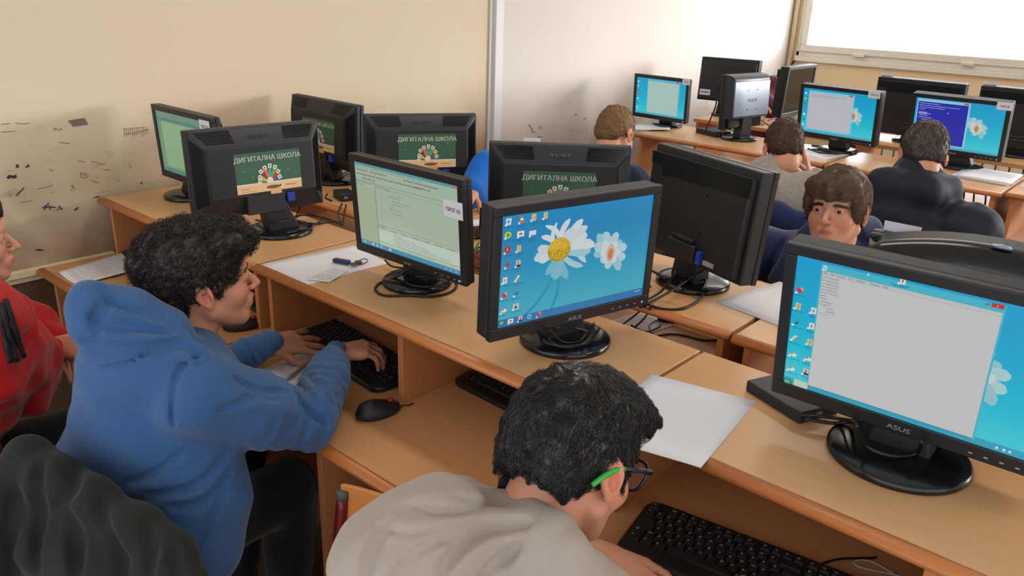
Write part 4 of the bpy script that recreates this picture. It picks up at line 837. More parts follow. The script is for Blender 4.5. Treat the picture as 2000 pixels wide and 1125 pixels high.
# ---------------------------------------------------------------- people: volumes grown from limbs, then meshed
import openvdb
def camv(a, b, c):                      # a direction given along the view's right, up and depth axes
    v = CR*a+CU*b+CF*c; return v/np.linalg.norm(v)
class Vol:
    def __init__(s, lo, hi, h):
        s.lo = np.array(lo, float); s.h = h; s.n = np.ceil((np.array(hi)-s.lo)/h).astype(int)+1
        s.d = np.full(s.n, .05, np.float32)
    def sl(s, lo, hi, pad):
        a = np.clip(np.floor((np.array(lo)-pad-s.lo)/s.h).astype(int), 0, s.n); b = np.clip(np.ceil((np.array(hi)+pad-s.lo)/s.h).astype(int)+1, 0, s.n)
        if (b <= a).any(): return None, None
        g = [(s.lo[i]+s.h*np.arange(a[i], b[i])).astype(np.float32) for i in range(3)]
        return tuple(slice(a[i], b[i]) for i in range(3)), (g[0][:, None, None], g[1][None, :, None], g[2][None, None, :])
    def put(s, sl, b, k, op='u'):
        a = s.d[sl]
        if op == 's': a = -a
        k = max(k, 1e-4); t = np.clip(.5+.5*(b-a)/k, 0, 1); r = b+(a-b)*t-k*t*(1-t) if op == 'u' else None
        if op == 's':
            r = b+(a-b)*t-k*t*(1-t); r = -r
        s.d[sl] = r
    def cone(s, a, b, ra, rb, k=.01, op='u', flat=None):
        """tapered limb; flat=(axis, factor) thins it along an axis"""
        a = np.array(a, float); b = np.array(b, float); R = max(ra, rb)*(1 if flat is None else max(1, 1))
        sl, g = s.sl(np.minimum(a, b)-R, np.maximum(a, b)+R, k+3*s.h)
        if sl is None: return s
        ab = b-a; L = max(ab@ab, 1e-9)
        px, py, pz = g[0]-a[0], g[1]-a[1], g[2]-a[2]
        t = np.clip((px*ab[0]+py*ab[1]+pz*ab[2])/L, 0, 1)
        qx, qy, qz = px-ab[0]*t, py-ab[1]*t, pz-ab[2]*t
        if flat is not None:
            ax, f = flat; ax = np.array(ax, float); ax /= np.linalg.norm(ax); m = (qx*ax[0]+qy*ax[1]+qz*ax[2]); e = 1/f
            dd = np.sqrt(qx*qx+qy*qy+qz*qz+(e*e-1)*m*m); r = ra+(rb-ra)*t; d = (dd-r)*np.where(dd > r, 1, 1)*f**.5
        else: d = np.sqrt(qx*qx+qy*qy+qz*qz)-(ra+(rb-ra)*t)
        s.put(sl, d, k, op); return s
    def chain(s, pts, rr, k=.01, op='u', flat=None):
        for i in range(len(pts)-1): s.cone(pts[i], pts[i+1], rr[i], rr[i+1], k, op, flat)
        return s
    def ell(s, c, r, k=.01, axes=None, op='u'):
        """ellipsoid; axes: three unit vectors for its radii"""
        c = np.array(c, float); R = max(r); sl, g = s.sl(c-R, c+R, k+3*s.h)
        if sl is None: return s
        p = [g[0]-c[0], g[1]-c[1], g[2]-c[2]]
        if axes is not None: p = [p[0]*a[0]+p[1]*a[1]+p[2]*a[2] for a in axes]
        k0 = np.sqrt((p[0]/r[0])**2+(p[1]/r[1])**2+(p[2]/r[2])**2)+1e-6; k1 = np.sqrt((p[0]/r[0]**2)**2+(p[1]/r[1]**2)**2+(p[2]/r[2]**2)**2)+1e-6
        s.put(sl, (k0*(k0-1)/k1).astype(np.float32), k, op); return s
    def torus(s, c, R, r, axes, k=.004, sx=1., sy=1., arc=None, op='u'):
        c = np.array(c, float); B = R*max(sx, sy)+r; sl, g = s.sl(c-B, c+B, k+3*s.h)
        if sl is None: return s
        p = [g[0]-c[0], g[1]-c[1], g[2]-c[2]]; p = [p[0]*a[0]+p[1]*a[1]+p[2]*a[2] for a in axes]
        x, y = p[0]/sx, p[1]/sy; q = np.sqrt(x*x+y*y)-R; s.put(sl, np.sqrt(q*q+p[2]**2)-r, k, op); return s
    def plane(s, c, n, k=.004, lo=None, hi=None):
        """cut away what lies on the side n points to (within a box)"""
        lo = s.lo if lo is None else lo; hi = s.lo+s.h*s.n if hi is None else hi
        sl, g = s.sl(lo, hi, 0)
        if sl is None: return s
        n = np.array(n, float); n /= np.linalg.norm(n); d = -((g[0]-c[0])*n[0]+(g[1]-c[1])*n[1]+(g[2]-c[2])*n[2]); s.put(sl, -(-d)+np.zeros_like(s.d[sl]), k, 's'); return s
    def bulge(s, fn, lo=None, hi=None, band=.03):
        """push the surface by fn(x, y, z) metres (positive = inwards)"""
        lo = s.lo if lo is None else lo; hi = s.lo+s.h*s.n if hi is None else hi
        sl, g = s.sl(lo, hi, 0)
        if sl is None: return s
        a = s.d[sl]; m = np.abs(a) < band; I = np.nonzero(m)
        if len(I[0]) == 0: return s
        x, y, z = g[0].ravel()[I[0]], g[1].ravel()[I[1]], g[2].ravel()[I[2]]; a[m] += fn(x, y, z).astype(np.float32); s.d[sl] = a; return s
    def crease(s, pts, w, amp, band=.03):
        """a groove (amp > 0) or ridge (amp < 0) along a line that lies on the surface"""
        P = np.array(pts, float)
        def fn(x, y, z):
            p = np.stack([x, y, z], 1); best = np.full(len(x), 9., np.float32)
            for a, b in zip(P[:-1], P[1:]):
                ab = b-a; t = np.clip(((p-a)@ab)/max(ab@ab, 1e-9), 0, 1); q = p-a-t[:, None]*ab; best = np.minimum(best, (q*q).sum(1))
            return amp*np.exp(-best/(w*w))
        return s.bulge(fn, P.min(0)-3*w, P.max(0)+3*w, band)
    def wrinkle(s, c, R, axis, lam, amp, seed=0, warp=1.0):
        c = np.array(c, float); ax = np.array(axis, float); ax /= np.linalg.norm(ax); nz = sines(seed, 1/(lam*2.2), 5)
        def fn(x, y, z):
            u = (x*ax[0]+y*ax[1]+z*ax[2])/lam; w = nz(x, y, z)*warp; e = np.exp(-((x-c[0])**2+(y-c[1])**2+(z-c[2])**2)/(R*R)*1.5)
            q = np.sin(2*math.pi*u*.8+w*1.5); return amp*e*(.6*q+.4*np.abs(q)**.5*np.sign(q))*.5
        return s.bulge(fn, c-R*1.3, c+R*1.3)
    def noise(s, f, amp, seed=0, lo=None, hi=None):
        nz = sines(seed, f, 7); return s.bulge(lambda x, y, z: amp*nz(x, y, z), lo, hi)
    def mesh(s):
        a = np.clip(s.d, -3*s.h, 3*s.h).astype(np.float32)
        for ax in range(3):
            for e in (0, -1):
                i = [slice(None)]*3; i[ax] = e; a[tuple(i)] = 3*s.h
        g = openvdb.FloatGrid(3*s.h); g.copyFromArray(a, tolerance=0); s.d = None
        v, q = g.convertToQuads(0.0); return v.astype(float)*s.h+s.lo, q
def sines(seed, f, n):
    r = np.random.RandomState(seed+11); K = r.normal(size=(n, 3)); K /= np.linalg.norm(K, axis=1)[:, None]; K *= (f*2*math.pi*(.6+.8*r.rand(n)))[:, None]; ph = r.rand(n)*6.28
    def fn(x, y, z):
        o = 0
        for k, p in zip(K, ph): o = o+np.sin(k[0]*x+k[1]*y+k[2]*z+p)
        return o/math.sqrt(n)
    return fn
def mesh_obj(name, v, faces, m, parent, smooth=True, cols=None):
    org = np.array(parent.location) if parent is not None else np.zeros(3)
    v = np.asarray(v, np.float64)-org; faces = np.asarray(faces); me = bpy.data.meshes.new(name); k = faces.shape[1]
    me.vertices.add(len(v)); me.vertices.foreach_set('co', v.astype(np.float32).ravel()); me.loops.add(faces.size); me.loops.foreach_set('vertex_index', faces.astype(np.int32).ravel())
    me.polygons.add(len(faces)); me.polygons.foreach_set('loop_start', np.arange(0, faces.size, k, dtype=np.int32)); me.polygons.foreach_set('loop_total', np.full(len(faces), k, dtype=np.int32))
    me.update(calc_edges=True); me.polygons.foreach_set('use_smooth', np.full(len(faces), smooth)); me.materials.append(m)
    if cols is not None:
        at = me.color_attributes.new('Col', 'FLOAT_COLOR', 'POINT'); at.data.foreach_set('color', np.concatenate([cols, np.ones((len(cols), 1))], 1).astype(np.float32).ravel())
    me.validate(); o = bpy.data.objects.new(name, me); COL.objects.link(o)
    if parent is not None: o.parent = parent
    return o
def vol_obj(vol, name, m, parent, relax=2, cols=None):
    v, q = vol.mesh()
    q = q[:, ::-1]
    v = relaxed(v, q, relax)
    return mesh_obj(name, v, q, m, parent, cols=None if cols is None else cols(v))
def relaxed(v, q, it):
    if not it: return v
    e = np.concatenate([q[:, [0, 1]], q[:, [1, 2]], q[:, [2, 3]], q[:, [3, 0]]]).astype(np.int64); n = len(v); cnt = np.bincount(e[:, 0], minlength=n)+np.bincount(e[:, 1], minlength=n)
    for _ in range(it):
        s = np.zeros_like(v)
        for i in range(3): s[:, i] = np.bincount(e[:, 0], v[e[:, 1], i], n)+np.bincount(e[:, 1], v[e[:, 0], i], n)
        v = v*.5+.5*s/np.maximum(cnt, 1)[:, None]
    return v
class Frame:
    """a head or hand frame: local x = side (person's right), y = forward, z = up"""
    def __init__(s, c, F, U, k=1.0):
        s.c = np.array(c, float); s.F = np.array(F, float); s.F /= np.linalg.norm(s.F); U = np.array(U, float); U = U-s.F*(U@s.F); s.U = U/np.linalg.norm(U); s.S = np.cross(s.F, s.U); s.k = k
    def p(s, x, y, z): return s.c+s.k*(s.S*x+s.F*y+s.U*z)
    def d(s, x, y, z): v = s.S*x+s.F*y+s.U*z; return v/np.linalg.norm(v)
    def ax(s): return (s.S, s.F, s.U)
    def local(s, v): q = (np.asarray(v)-s.c)/s.k; return np.stack([q@s.S, q@s.F, q@s.U], -1)
def head(V, H, neck_to=None, ear=True, lids=.0):
    k = H.k; A = H.ax(); E = lambda c, r, kk=.01, op='u', ax=A: V.ell(H.p(*c), [q*k for q in r], kk*k, ax, op)
    C = lambda a, b, ra, rb, kk=.01, op='u', fl=None: V.cone(H.p(*a), H.p(*b), ra*k, rb*k, kk*k, op, fl)
    E((0, -.018, .032), (.074, .094, .084), .01); E((0, .03, .02), (.062, .062, .07), .02)
    E((0, .03, -.035), (.053, .058, .072), .02)
    for s in (-1, 1):
        C((s*.052, .008, -.052), (s*.018, .064, -.092), .022, .018, .02); E((s*.036, .058, -.030), (.026, .026, .026), .018)   # jaw, cheek
    E((0, .072, -.093), (.019, .016, .016), .014)
    C((-.032, .078, .022), (.032, .078, .022), .0125, .0125, .014)                       # brow
    for s in (-1, 1): E((s*.031, .094, .002), (.0165, .0145, .0115), .010, 's')           # eye sockets
    C((0, .086, .006), (0, .110, -.028), .0068, .0088, .008); E((0, .109, -.031), (.0105, .009, .008), .005)
    for s in (-1, 1): E((s*.0115, .098, -.034), (.0068, .009, .0062), .004)
    for s in (-1, 1): E((s*.0058, .104, -.0405), (.003, .0042, .003), .0015, 's')
    E((0, .082, -.062), (.026, .018, .02), .012)                                          # muzzle
    C((-.019, .0905, -.058), (0, .0985, -.0555), .0034, .0048, .004); C((.019, .0905, -.058), (0, .0985, -.0555), .0034, .0048, .004)
    C((-.016, .0905, -.0665), (.016, .0905, -.0665), .0042, .0042, .004); E((0, .0935, -.0668), (.013, .005, .0048), .004)
    C((-.023, .0925, -.0615), (0, .1025, -.0615), .0012, .0014, .002, 's'); C((.023, .0925, -.0615), (0, .1025, -.0615), .0012, .0014, .002, 's')
    for s in (-1, 1):                                                                      # eyelids around the eyeball
        E((s*.031, .0785, .002), (.0142, .0142, .0136), .003); E((s*.031, .0945, -.0012), (.0140, .010, .0056), .0015, 's')
        if ear:
            sd = s; X = H.d(.0, .95, .3); Y = H.d(0, -.3, .95); N = H.d(sd*.92, -.38, 0); X = X-N*(X@N); X /= np.linalg.norm(X); Y = np.cross(N, X); Y /= np.linalg.norm(Y)
            if Y@H.U < 0: Y = -Y
            V.ell(H.p(sd*.078, -.008, -.008), [.0155*k, .029*k, .006*k], .004*k, (X, Y, N))
            V.torus(H.p(sd*.0805, -.009, -.003), .0155*k, .0038*k, (X, Y, N), .003*k, .95, 1.45)
            V.ell(H.p(sd*.079, .0, -.034), [.008*k, .009*k, .0045*k], .004*k, (X, Y, N))
            V.ell(H.p(sd*.0835, -.004, -.012), [.0075*k, .014*k, .0065*k], .003*k, (X, Y, N), 's')
            V.ell(H.p(sd*.084, -.010, .012), [.0085*k, .008*k, .0045*k], .003*k, (X, Y, N), 's')
            V.ell(H.p(sd*.079, .0075, -.013), [.0035*k, .005*k, .0045*k], .003*k, (X, Y, N))
    if neck_to is not None:
        V.chain([H.p(0, -.028, -.03), H.p(0, -.032, -.085), np.array(neck_to)], [.052*k, .050*k, .060*k], .018)
def eyes(H, parent, look=(0, 0), iris=(70, 46, 30)):
    k = H.k; WH = mat('eye_white', (206, 200, 196), .25); IR = mat('brown_iris', iris, .2); PU = mat('pupil', (8, 8, 8), .1)
    for s in (-1, 1):
        c = H.p(s*.031, .0770, .001); m = MB(); m.smooth = True; r = .0126*k
        f = H.F+H.S*look[0]+H.U*look[1]; f /= np.linalg.norm(f); a = np.cross(f, H.U); a /= np.linalg.norm(a); b = np.cross(a, f)
        rings = []; ths = [0.02, .1, .22, .34, .52, .6, .9, 1.3, 1.8, 2.4, 3.0]
        for th in ths: rings.append([c+f*r*math.cos(th)+(a*math.cos(q)+b*math.sin(q))*r*math.sin(th)-np.array(parent.location) for q in np.linspace(0, 2*math.pi, 20, endpoint=False)])
        n = 20
        for i in range(len(rings)-1):
            m.k = 2 if i < 2 else (1 if i < 4 else 0); m.loft([rings[i], rings[i+1]], caps=(i == 0))
        m.build('eye', [WH, IR, PU], parent, normals=True)
def hand(V, w, fwd, nrm, side, curls, k=1., spread=.12, thumb=(.75, .35, .3), hs=.01):
    """w wrist, fwd towards the fingers, nrm out of the back of the hand, side=+1 when the thumb lies on fwd x nrm"""
    F = np.array(fwd, float); F /= np.linalg.norm(F); N = np.array(nrm, float); N = N-F*(N@F); N /= np.linalg.norm(N); T = np.cross(F, N)*side; w = np.array(w, float)
    P = lambda t, f, n: w+k*(T*t+F*f+N*n)
    xs = (.029, .010, -.010, -.028); ks = (.083, .087, .081, .072); Ls = ((.040, .025, .021), (.045, .028, .022), (.041, .026, .021), (.032, .020, .019)); rs = (.0092, .0094, .0088, .0078)
    for x, q, r in zip(xs, ks, rs): V.cone(P(x*.62, .0, -.002), P(x, q, -.002), .0145*k, .0115*k, .012*k)
    V.cone(P(.02, .02, -.008), P(-.018, .06, -.007), .014*k, .014*k, .014*k)
    for i, (x, q, L, r) in enumerate(zip(xs, ks, Ls, rs)):
        c = curls[i] if hasattr(curls, '__len__') else curls; a = 0; p = P(x, q, 0); sp = (x/.03)*spread; rr = r*k
        for j, l in enumerate(L):
            a += c*(1.0, .9, .6)[j]; d = F*math.cos(a)-N*math.sin(a); d = d*math.cos(sp)+T*math.sin(sp); e = p+d*l*k
            V.cone(p, e, rr, rr*(.93 if j < 2 else .82), .0035*k); p = e; rr *= .93
    ta, tn, tc = thumb; p = P(.022, .018, -.008); r = .0118*k
    for j, l in enumerate((.040, .031, .026)):
        a = ta*(1-.38*j*tc/.3*.5); d = F*math.cos(a)+T*math.sin(a)-N*tn; d /= np.linalg.norm(d); e = p+d*l*k; V.cone(p, e, r, r*.88, .006*k); p = e; r *= .9
def skin_cols(Hs, tone=(196, 138, 112)):
    base = np.array(lin(tone))
    def f(v):
        c = np.tile(base, (len(v), 1)); nz = sines(5, 14, 6)(v[:, 0], v[:, 1], v[:, 2]); c *= (1+.035*nz)[:, None]
        for H in Hs:
            q = H.local(v); g = lambda a, w: np.exp(-(((q-np.array(a))/np.array(w))**2).sum(1))
            red = np.array(lin((168, 74, 66))); lip = np.clip(g((0, .097, -.062), (.014, .016, .0058))*2.2, 0, .75); c = c*(1-lip[:, None])+red*lip[:, None]
            for s in (-1, 1):
                w = g((s*.045, .075, -.03), (.026, .03, .022))*.28+g((s*.082, -.006, -.005), (.02, .025, .035))*.45; w = np.clip(w, 0, .6); c = c*(1-w[:, None])+np.array(lin((204, 104, 84)))*w[:, None]
                br = 0
            w = g((0, .11, -.03), (.014, .014, .012))*.25; c = c*(1-w[:, None])+np.array(lin((200, 108, 90)))*w[:, None]
        return c
    return f
def skin_mat():
    if 'skin' in MATS: return MATS['skin']
    m = mat('skin', (196, 138, 112), .5, sss=.12, bump=.12, bscale=260, bdist=.0008, spec=.35); n = m.node_tree.nodes; a = n.new('ShaderNodeVertexColor'); a.layer_name = 'Col'
    m.node_tree.links.new(a.outputs[0], n['Principled BSDF'].inputs['Base Color']); return m
SKIN = skin_mat()
def hair_mat(name, rgb, rough=.42, spec=.5):
    return mat(name, rgb, rough, spec=spec, noise=.35, nscale=60)
def tubes(P, r, name, m, parent, sides=3):
    """P: strands x points x 3 -> one mesh of thin tapering hairs"""
    n, L, _ = P.shape; T = np.gradient(P, axis=1); T /= np.linalg.norm(T, axis=2)[..., None]+1e-9
    up = np.tile(np.array([.31, .17, .93]), (n, L, 1)); A = np.cross(T, up); A /= np.linalg.norm(A, axis=2)[..., None]+1e-9; B = np.cross(T, A)
    taper = np.linspace(1, .25, L)[None, :, None]; rr = np.asarray(r).reshape(-1, 1, 1)*taper if hasattr(r, '__len__') else r*taper
    v = np.stack([P+(A*math.cos(a)+B*math.sin(a))*rr for a in [2*math.pi*k/sides for k in range(sides)]], 2).reshape(-1, 3)
    i = np.arange(n)[:, None, None]*L*sides+np.arange(L-1)[None, :, None]*sides; j = np.arange(sides)[None, None, :]; a = i+j; b = i+(j+1) % sides
    q = np.stack([a, b, b+sides, a+sides], -1).reshape(-1, 4)
    return mesh_obj(name, v, q, m, parent)
def fur(H, Vd, lo, h, n, L, steps, comb, off=(.0, .004), jit=.25, curl=0, curlf=40, seed=1, mask=None, clump=0, clumpf=60):
    """hairs that run along the surface of a hair volume. comb(q) -> direction in head coordinates"""
    r = np.random.RandomState(seed); sh = np.array(Vd.shape)
    def smp(p): I = np.clip(np.round((p-lo)/h).astype(int), 1, sh-2); return Vd[I[:, 0], I[:, 1], I[:, 2]]
    def nrm(p):
        e = h*1.5; g = np.stack([smp(p+np.eye(3)[i]*e)-smp(p-np.eye(3)[i]*e) for i in range(3)], 1); return g/(np.linalg.norm(g, axis=1)[:, None]+1e-6)
    I = np.argwhere(np.abs(Vd) < h*.6); I = I[r.permutation(len(I))[:n*3]]; P = lo+I*h+(r.rand(len(I), 3)-.5)*h
    if mask is not None: q = H.local(P); P = P[r.rand(len(P)) < mask(q[:, 0], q[:, 1], q[:, 2])]
    P = P[:n]; n = len(P); out = []; cur = P-nrm(P)*.003; LL = (L(H.local(P)) if callable(L) else L)*(1+.5*(r.rand(n)-.5)); rn = r.normal(size=(n, 3))*jit
    if clump:
        f = sines(seed+3, clumpf, 5); f2 = sines(seed+4, clumpf, 5); rn = rn+clump*np.stack([f(*P.T), f2(*P.T), f(*(P.T+3))], 1)
    for i in range(steps):
        out.append(cur.copy()); t = i/(steps-1); q = H.local(cur); c = comb(q); c = c[:, 0:1]*H.S+c[:, 1:2]*H.F+c[:, 2:3]*H.U; c /= np.linalg.norm(c, axis=1)[:, None]+1e-9
        N = nrm(cur); d = c+rn; d = d-N*(d*N).sum(1)[:, None]; d /= np.linalg.norm(d, axis=1)[:, None]+1e-9; cur = cur+d*(LL/(steps-1))[:, None]
        o = smp(cur); tg = off[0]+(off[1]-off[0])*t; cur = cur+N*np.clip(tg-o, -.004, .004)[:, None]*.8
    P = np.stack(out, 1)
    if curl:
        ph = r.rand(n)*6.28; cf = curlf*(.7+.6*r.rand(n)); t = np.linspace(0, 1, steps)[None, :]; T = np.gradient(P, axis=1); T /= np.linalg.norm(T, axis=2)[..., None]+1e-9; up = np.array([.3, .2, .9]); A = np.cross(T, up); A /= np.linalg.norm(A, axis=2)[..., None]+1e-9; B = np.cross(T, A)
        a = ph[:, None]+cf[:, None]*(t*LL[:, None])*6.28; P = P+(A*np.cos(a)[..., None]+B*np.sin(a)[..., None])*(curl*np.minimum(1, t*2.5))[..., None]
    return P
def brows(H, parent, m, n=160, drop=0):
    r = np.random.RandomState(4); P = []
    for s in (-1, 1):
        u = r.rand(n); x = s*(.014+.034*u); z = .0205-drop+.0030*np.sin(u*2.6)-.004*u*u+r.normal(size=n)*.0016; y = .0945-.012*u**1.5
        a = np.stack([x, y, z], 1); d = np.stack([s*np.full(n, .9), -.18-.3*u, .35-.6*u], 1); L = .0075
        P.append(np.stack([a+d*L*t+np.array([0, .0012, 0]) for t in (0, .5, 1)], 1))
    P = np.concatenate(P); P = H.c+H.k*(P[..., 0:1]*H.S+P[..., 1:2]*H.F+P[..., 2:3]*H.U); return tubes(P, .0009, 'eyebrows', m, parent)
def cloth_mat(name, rgb, fleck=.12, rough=.85, wscale=700, bump=.35, stretch=(1, 1, 1), sheen=.2, fscale=120):
    return mat(name, rgb, rough, noise=fleck, nscale=fscale, bump=bump, bscale=wscale, stretch=stretch, sheen=sheen, spec=.15, bdist=.0015)
def person(label, at_, group=None): return thing('person', at_, label, 'person', group)

def hit(V, px, py, t0=.6, t1=6, push=0):
    """where a line of sight meets the surface of a volume"""
    v = ray(px, py); t = np.arange(t0, t1, V.h*.6); P = CP+v*t[:, None]; I = np.round((P-V.lo)/V.h).astype(int); ok = ((I >= 0) & (I < V.n)).all(1)
    I = I[ok]; T = t[ok]; d = V.d[I[:, 0], I[:, 1], I[:, 2]]; k = np.nonzero(d < 0)[0]
    return None if len(k) == 0 else CP+v*(T[k[0]]+push)
def folds(V, lines, ws=1.4, am=1.7):
    for pts, w, amp in lines:
        w *= ws; amp *= am
        P = [hit(V, *p) for p in pts]; P = [p for p in P if p is not None]
        if len(P) > 1:
            P = [tuple(q) for q in spline([tuple(p) for p in P], 4)] if len(P) > 2 else P; r = min(.009, max(.003, amp*.55)); n = len(P); rr = [r*(.35+.65*math.sin(math.pi*(i+.5)/n)) for i in range(n)]; V.chain(P, rr, r*1.6, 's')
def ridges(V, lines):
    for pts, r in lines:
        P = [hit(V, *p, push=r*.75) for p in pts]; P = [tuple(p) for p in P if p is not None]
        if len(P) > 1: P = spline(P, 4); n = len(P); V.chain([tuple(p) for p in P], [r*(.5+.5*math.sin(math.pi*(i+.5)/n)) for i in range(n)], r*.9)
def norm(v): v = np.array(v, float); return v/np.linalg.norm(v)
def torso(V, j, g=0., k=1.):
    ch, be, pe = map(np.array, (j['chest'], j['belly'], j['pelvis'])); S_ = norm(np.array(j['sr'])-np.array(j['sl'])); up = norm(ch-pe); S_ = norm(S_-up*(S_@up)); F_ = np.cross(up, S_)
    A = (S_, F_, up)
    V.ell(pe, ((.155*k+g), (.12*k+g), (.13*k+g)), .05, A); V.ell(be, (.138*k+g, .105*k+g, .15*k+g), .05, A); V.ell(ch, (.155*k+g, .112*k+g, .165*k+g), .05, A)
    V.cone(j['sr'], j['sl'], .052*k+g, .052*k+g, .05)
    V.cone(ch+up*.06*k, j['neck'], .075*k+g, .052*k+g, .05); return A
def arm(V, s, e, w, g=0., k=1., kk=.02):
    s, e, w = map(np.array, (s, e, w)); V.chain([s, s*.5+e*.5, e], [.058*k+g, .05*k+g, .042*k+g], kk); V.chain([e, e*.55+w*.45, w], [.042*k+g, .037*k+g*.8, .027*k+g*.5], kk)
def legs(V, j, g=0., k=1.):
    for h_, kn, an in ((j['hr'], j['kr'], j['ar']), (j['hl'], j['kl'], j['al'])):
        V.chain([h_, kn], [.085*k+g, .06*k+g], .03); V.chain([kn, an], [.06*k+g, .042*k+g], .02)
def seated(pel, fw, k=1., kz=.50, spread=.11, reach=.42, fz=.08):
    fw = norm(fw); sd = np.array([fw[1], -fw[0], 0]); p = np.array(pel, float); o = {}
    for s, n in ((1, 'r'), (-1, 'l')):
        o['h'+n] = p+sd*s*.085*k; kn = p+sd*s*spread+fw*reach*k; kn[2] = kz; o['k'+n] = kn; a = kn-fw*.03; a = a.copy(); a[2] = fz; o['a'+n] = a
    return o
def shoes(j, fw, par, m):
    for n in 'rl':
        a = np.array(j['a'+n]); V = Vol(a-.22, a+.22, .007); f = norm(fw); V.chain([a+[0, 0, -.0], a-[0, 0, .03]], [.05, .045], .01); V.chain([a-[0, 0, .035]-f*.03, a-[0, 0, .04]+f*.12], [.042, .036], .02); V.plane(a-[0, 0, fz_(a)], (0, 0, -1)); vol_obj(V, 'shoe', m, par, 1)
def fz_(a): return a[2]-.004
def bounds(pts, pad): P = np.array([p for p in pts]); return P.min(0)-pad, P.max(0)+pad
DENIM = cloth_mat('black_trousers', (28, 29, 34), .2)
SHOE = mat('dark_shoes', (36, 34, 36), .6)

# ---- boy in the blue hoodie
H = Frame(dep(391, 546, 1.66), camv(.865, .2, .46), camv(0, .9, -.39))
J = dict(chest=(-1.51, .60, .80), belly=(-1.56, .54, .64), pelvis=(-1.56, .53, .50), neck=dep(372, 722, 1.63), sr=(-1.335, .640, .90), sl=(-1.63, .72, .915))
J.update(seated(J['pelvis'], (-.05, 1, 0), reach=.36))
ER, WR = np.array((-1.285, .845, .775)), np.array((-1.50, 1.075, .79)); EL, WL = np.array((-1.72, .85, .735)), np.array((-1.715, 1.025, .762))
P = person('boy in a blue hoodie with thick curly dark hair, typing at the near desk', (-1.53, .53, 0))
lo, hi = bounds([H.c+.14, H.c-.14, (-1.35, 1.30, .7), (-1.8, .38, .45)], .04); V = Vol((-1.95, .36, .38), (-1.15, 1.34, 1.32), .003)
head(V, H, J['neck']); torso(V, J, -.02); arm(V, J['sr'], ER, WR, -.01); arm(V, J['sl'], EL, WL, -.01)
hl = onz(612, 655, .755); hl2 = hl-WL
hand(V, WL, norm(hl2)*np.array([1, 1, 0])+np.array([.0, .12, -.22]), (.25, -.62, .75), 1, (.06, .14, .20, .22), 1.0, .40, (.80, .10, .3))
f1 = onz(738, 700, .76)-WR; hand(V, WR, f1*np.array([1, 1, 0])+np.array([.0, .03, .0]), (.1, -.1, 1), -1, (.52, .58, .6, .62), .93, .1, (.5, .5, .2))
legs(V, J, -.015); vol_obj(V, 'body', SKIN, P, 2, skin_cols([H]))
eyes(H, P, (.0, -.1))
HB = hair_mat('dark_brown_hair', (38, 27, 23), .5); brows(H, P, HB)
Vh = Vol(H.c-.17, H.c+.19, .003); AX = H.ax()
Vh.ell(H.p(0, -.020, .046), (.086, .108, .086), .01, AX); Vh.ell(H.p(0, .058, .082), (.068, .062, .036), .02, AX); Vh.ell(H.p(0, -.066, -.012), (.068, .045, .066), .02, AX)
Vh.ell(H.p(0, .118, .0), (.075, .062, .056), .006, AX, 's'); Vh.ell(H.p(0, .065, -.07), (.12, .080, .080), .01, AX, 's')
for s in (-1, 1): Vh.ell(H.p(s*.098, .012, -.028), (.040, .042, .046), .008, AX, 's'); Vh.ell(H.p(s*.095, .062, .005), (.034, .040, .046), .008, AX, 's'); Vh.ell(H.p(s*.07, .026, .004), (.007, .006, .018), .004, AX)
Vh.noise(24, .0040, 3); Vh.noise(50, .0025, 4); Vd = Vh.d.copy(); vol_obj(Vh, 'hair', HB, P, 1)
L = fur(H, Vd, Vh.lo, .003, 6500, .030, 11, lambda q: np.stack([q[:, 0]*3+np.sin(q[:, 1]*120), .4+np.sin(q[:, 2]*110), -.3+np.cos(q[:, 0]*130)], 1), (.0, .006), .5, .0045, 46, 5, clump=.6)
tubes(L, .0008, 'curls', HB, P)
BLUE = cloth_mat('blue_marl_fleece', (56, 90, 136), .20, .9, 500, .3, (1, 1, 4))
G = Vol((-1.98, .36, .34), (-1.12, 1.12, 1.2), .0035)
A = torso(G, J, .022); G.ell(np.array(J['pelvis'])+[0.02, .03, .02], (.17, .15, .12), .05)
G.chain([np.array(J['sr'])+[0, .0, .0], (np.array(J['sr'])+ER)/2, ER], [.082, .072, .060], .03); G.chain([ER, ER*.5+WR*.5, WR+(ER-WR)*.12], [.060, .053, .040], .012)
G.chain([J['sl'], EL], [.075, .050], .03); G.chain([EL, WL+(EL-WL)*.22], [.050, .037], .012)
for w, e in ((WR, ER), (WL, EL)): d = norm(e-w); G.cone(w+d*.0, w+d*.045, .0335, .034, .003); G.cone(w+d*.062, w+d*.075, .043, .046, .006)
# hood lying behind the neck
nk = np.array(J['neck']); nd = norm(H.p(0, -.03, -.07)-nk)
G.torus(nk-nd*.005, .062, .026, (norm(np.cross(nd, [0, 1, .2])), np.cross(nd, norm(np.cross(nd, [0, 1, .2]))), nd), .02, 1.05, 1.1)
h1 = [dep(186, 600, 1.47), dep(250, 622, 1.50), dep(320, 655, 1.53), dep(372, 690, 1.56)]
G.chain(h1, [.046, .056, .048, .034], .03); G.chain([dep(215, 660, 1.50), dep(300, 700, 1.52), dep(370, 740, 1.56)], [.05, .055, .05], .05); G.ell(dep(250, 720, 1.56), (.09, .08, .08), .06); G.chain([dep(176, 578, 1.45), dep(240, 596, 1.50), dep(300, 625, 1.57)], [.026, .03, .03], .016)
G.chain([dep(178, 640, 1.46), dep(270, 668, 1.47), dep(375, 700, 1.50), dep(402, 712, 1.56)], [.032, .034, .028, .022], .012)
G.plane(H.p(0, 0, 0)-nd*.0+nd*.02, nd, .01, nk-.1, nk+.12) if False else None
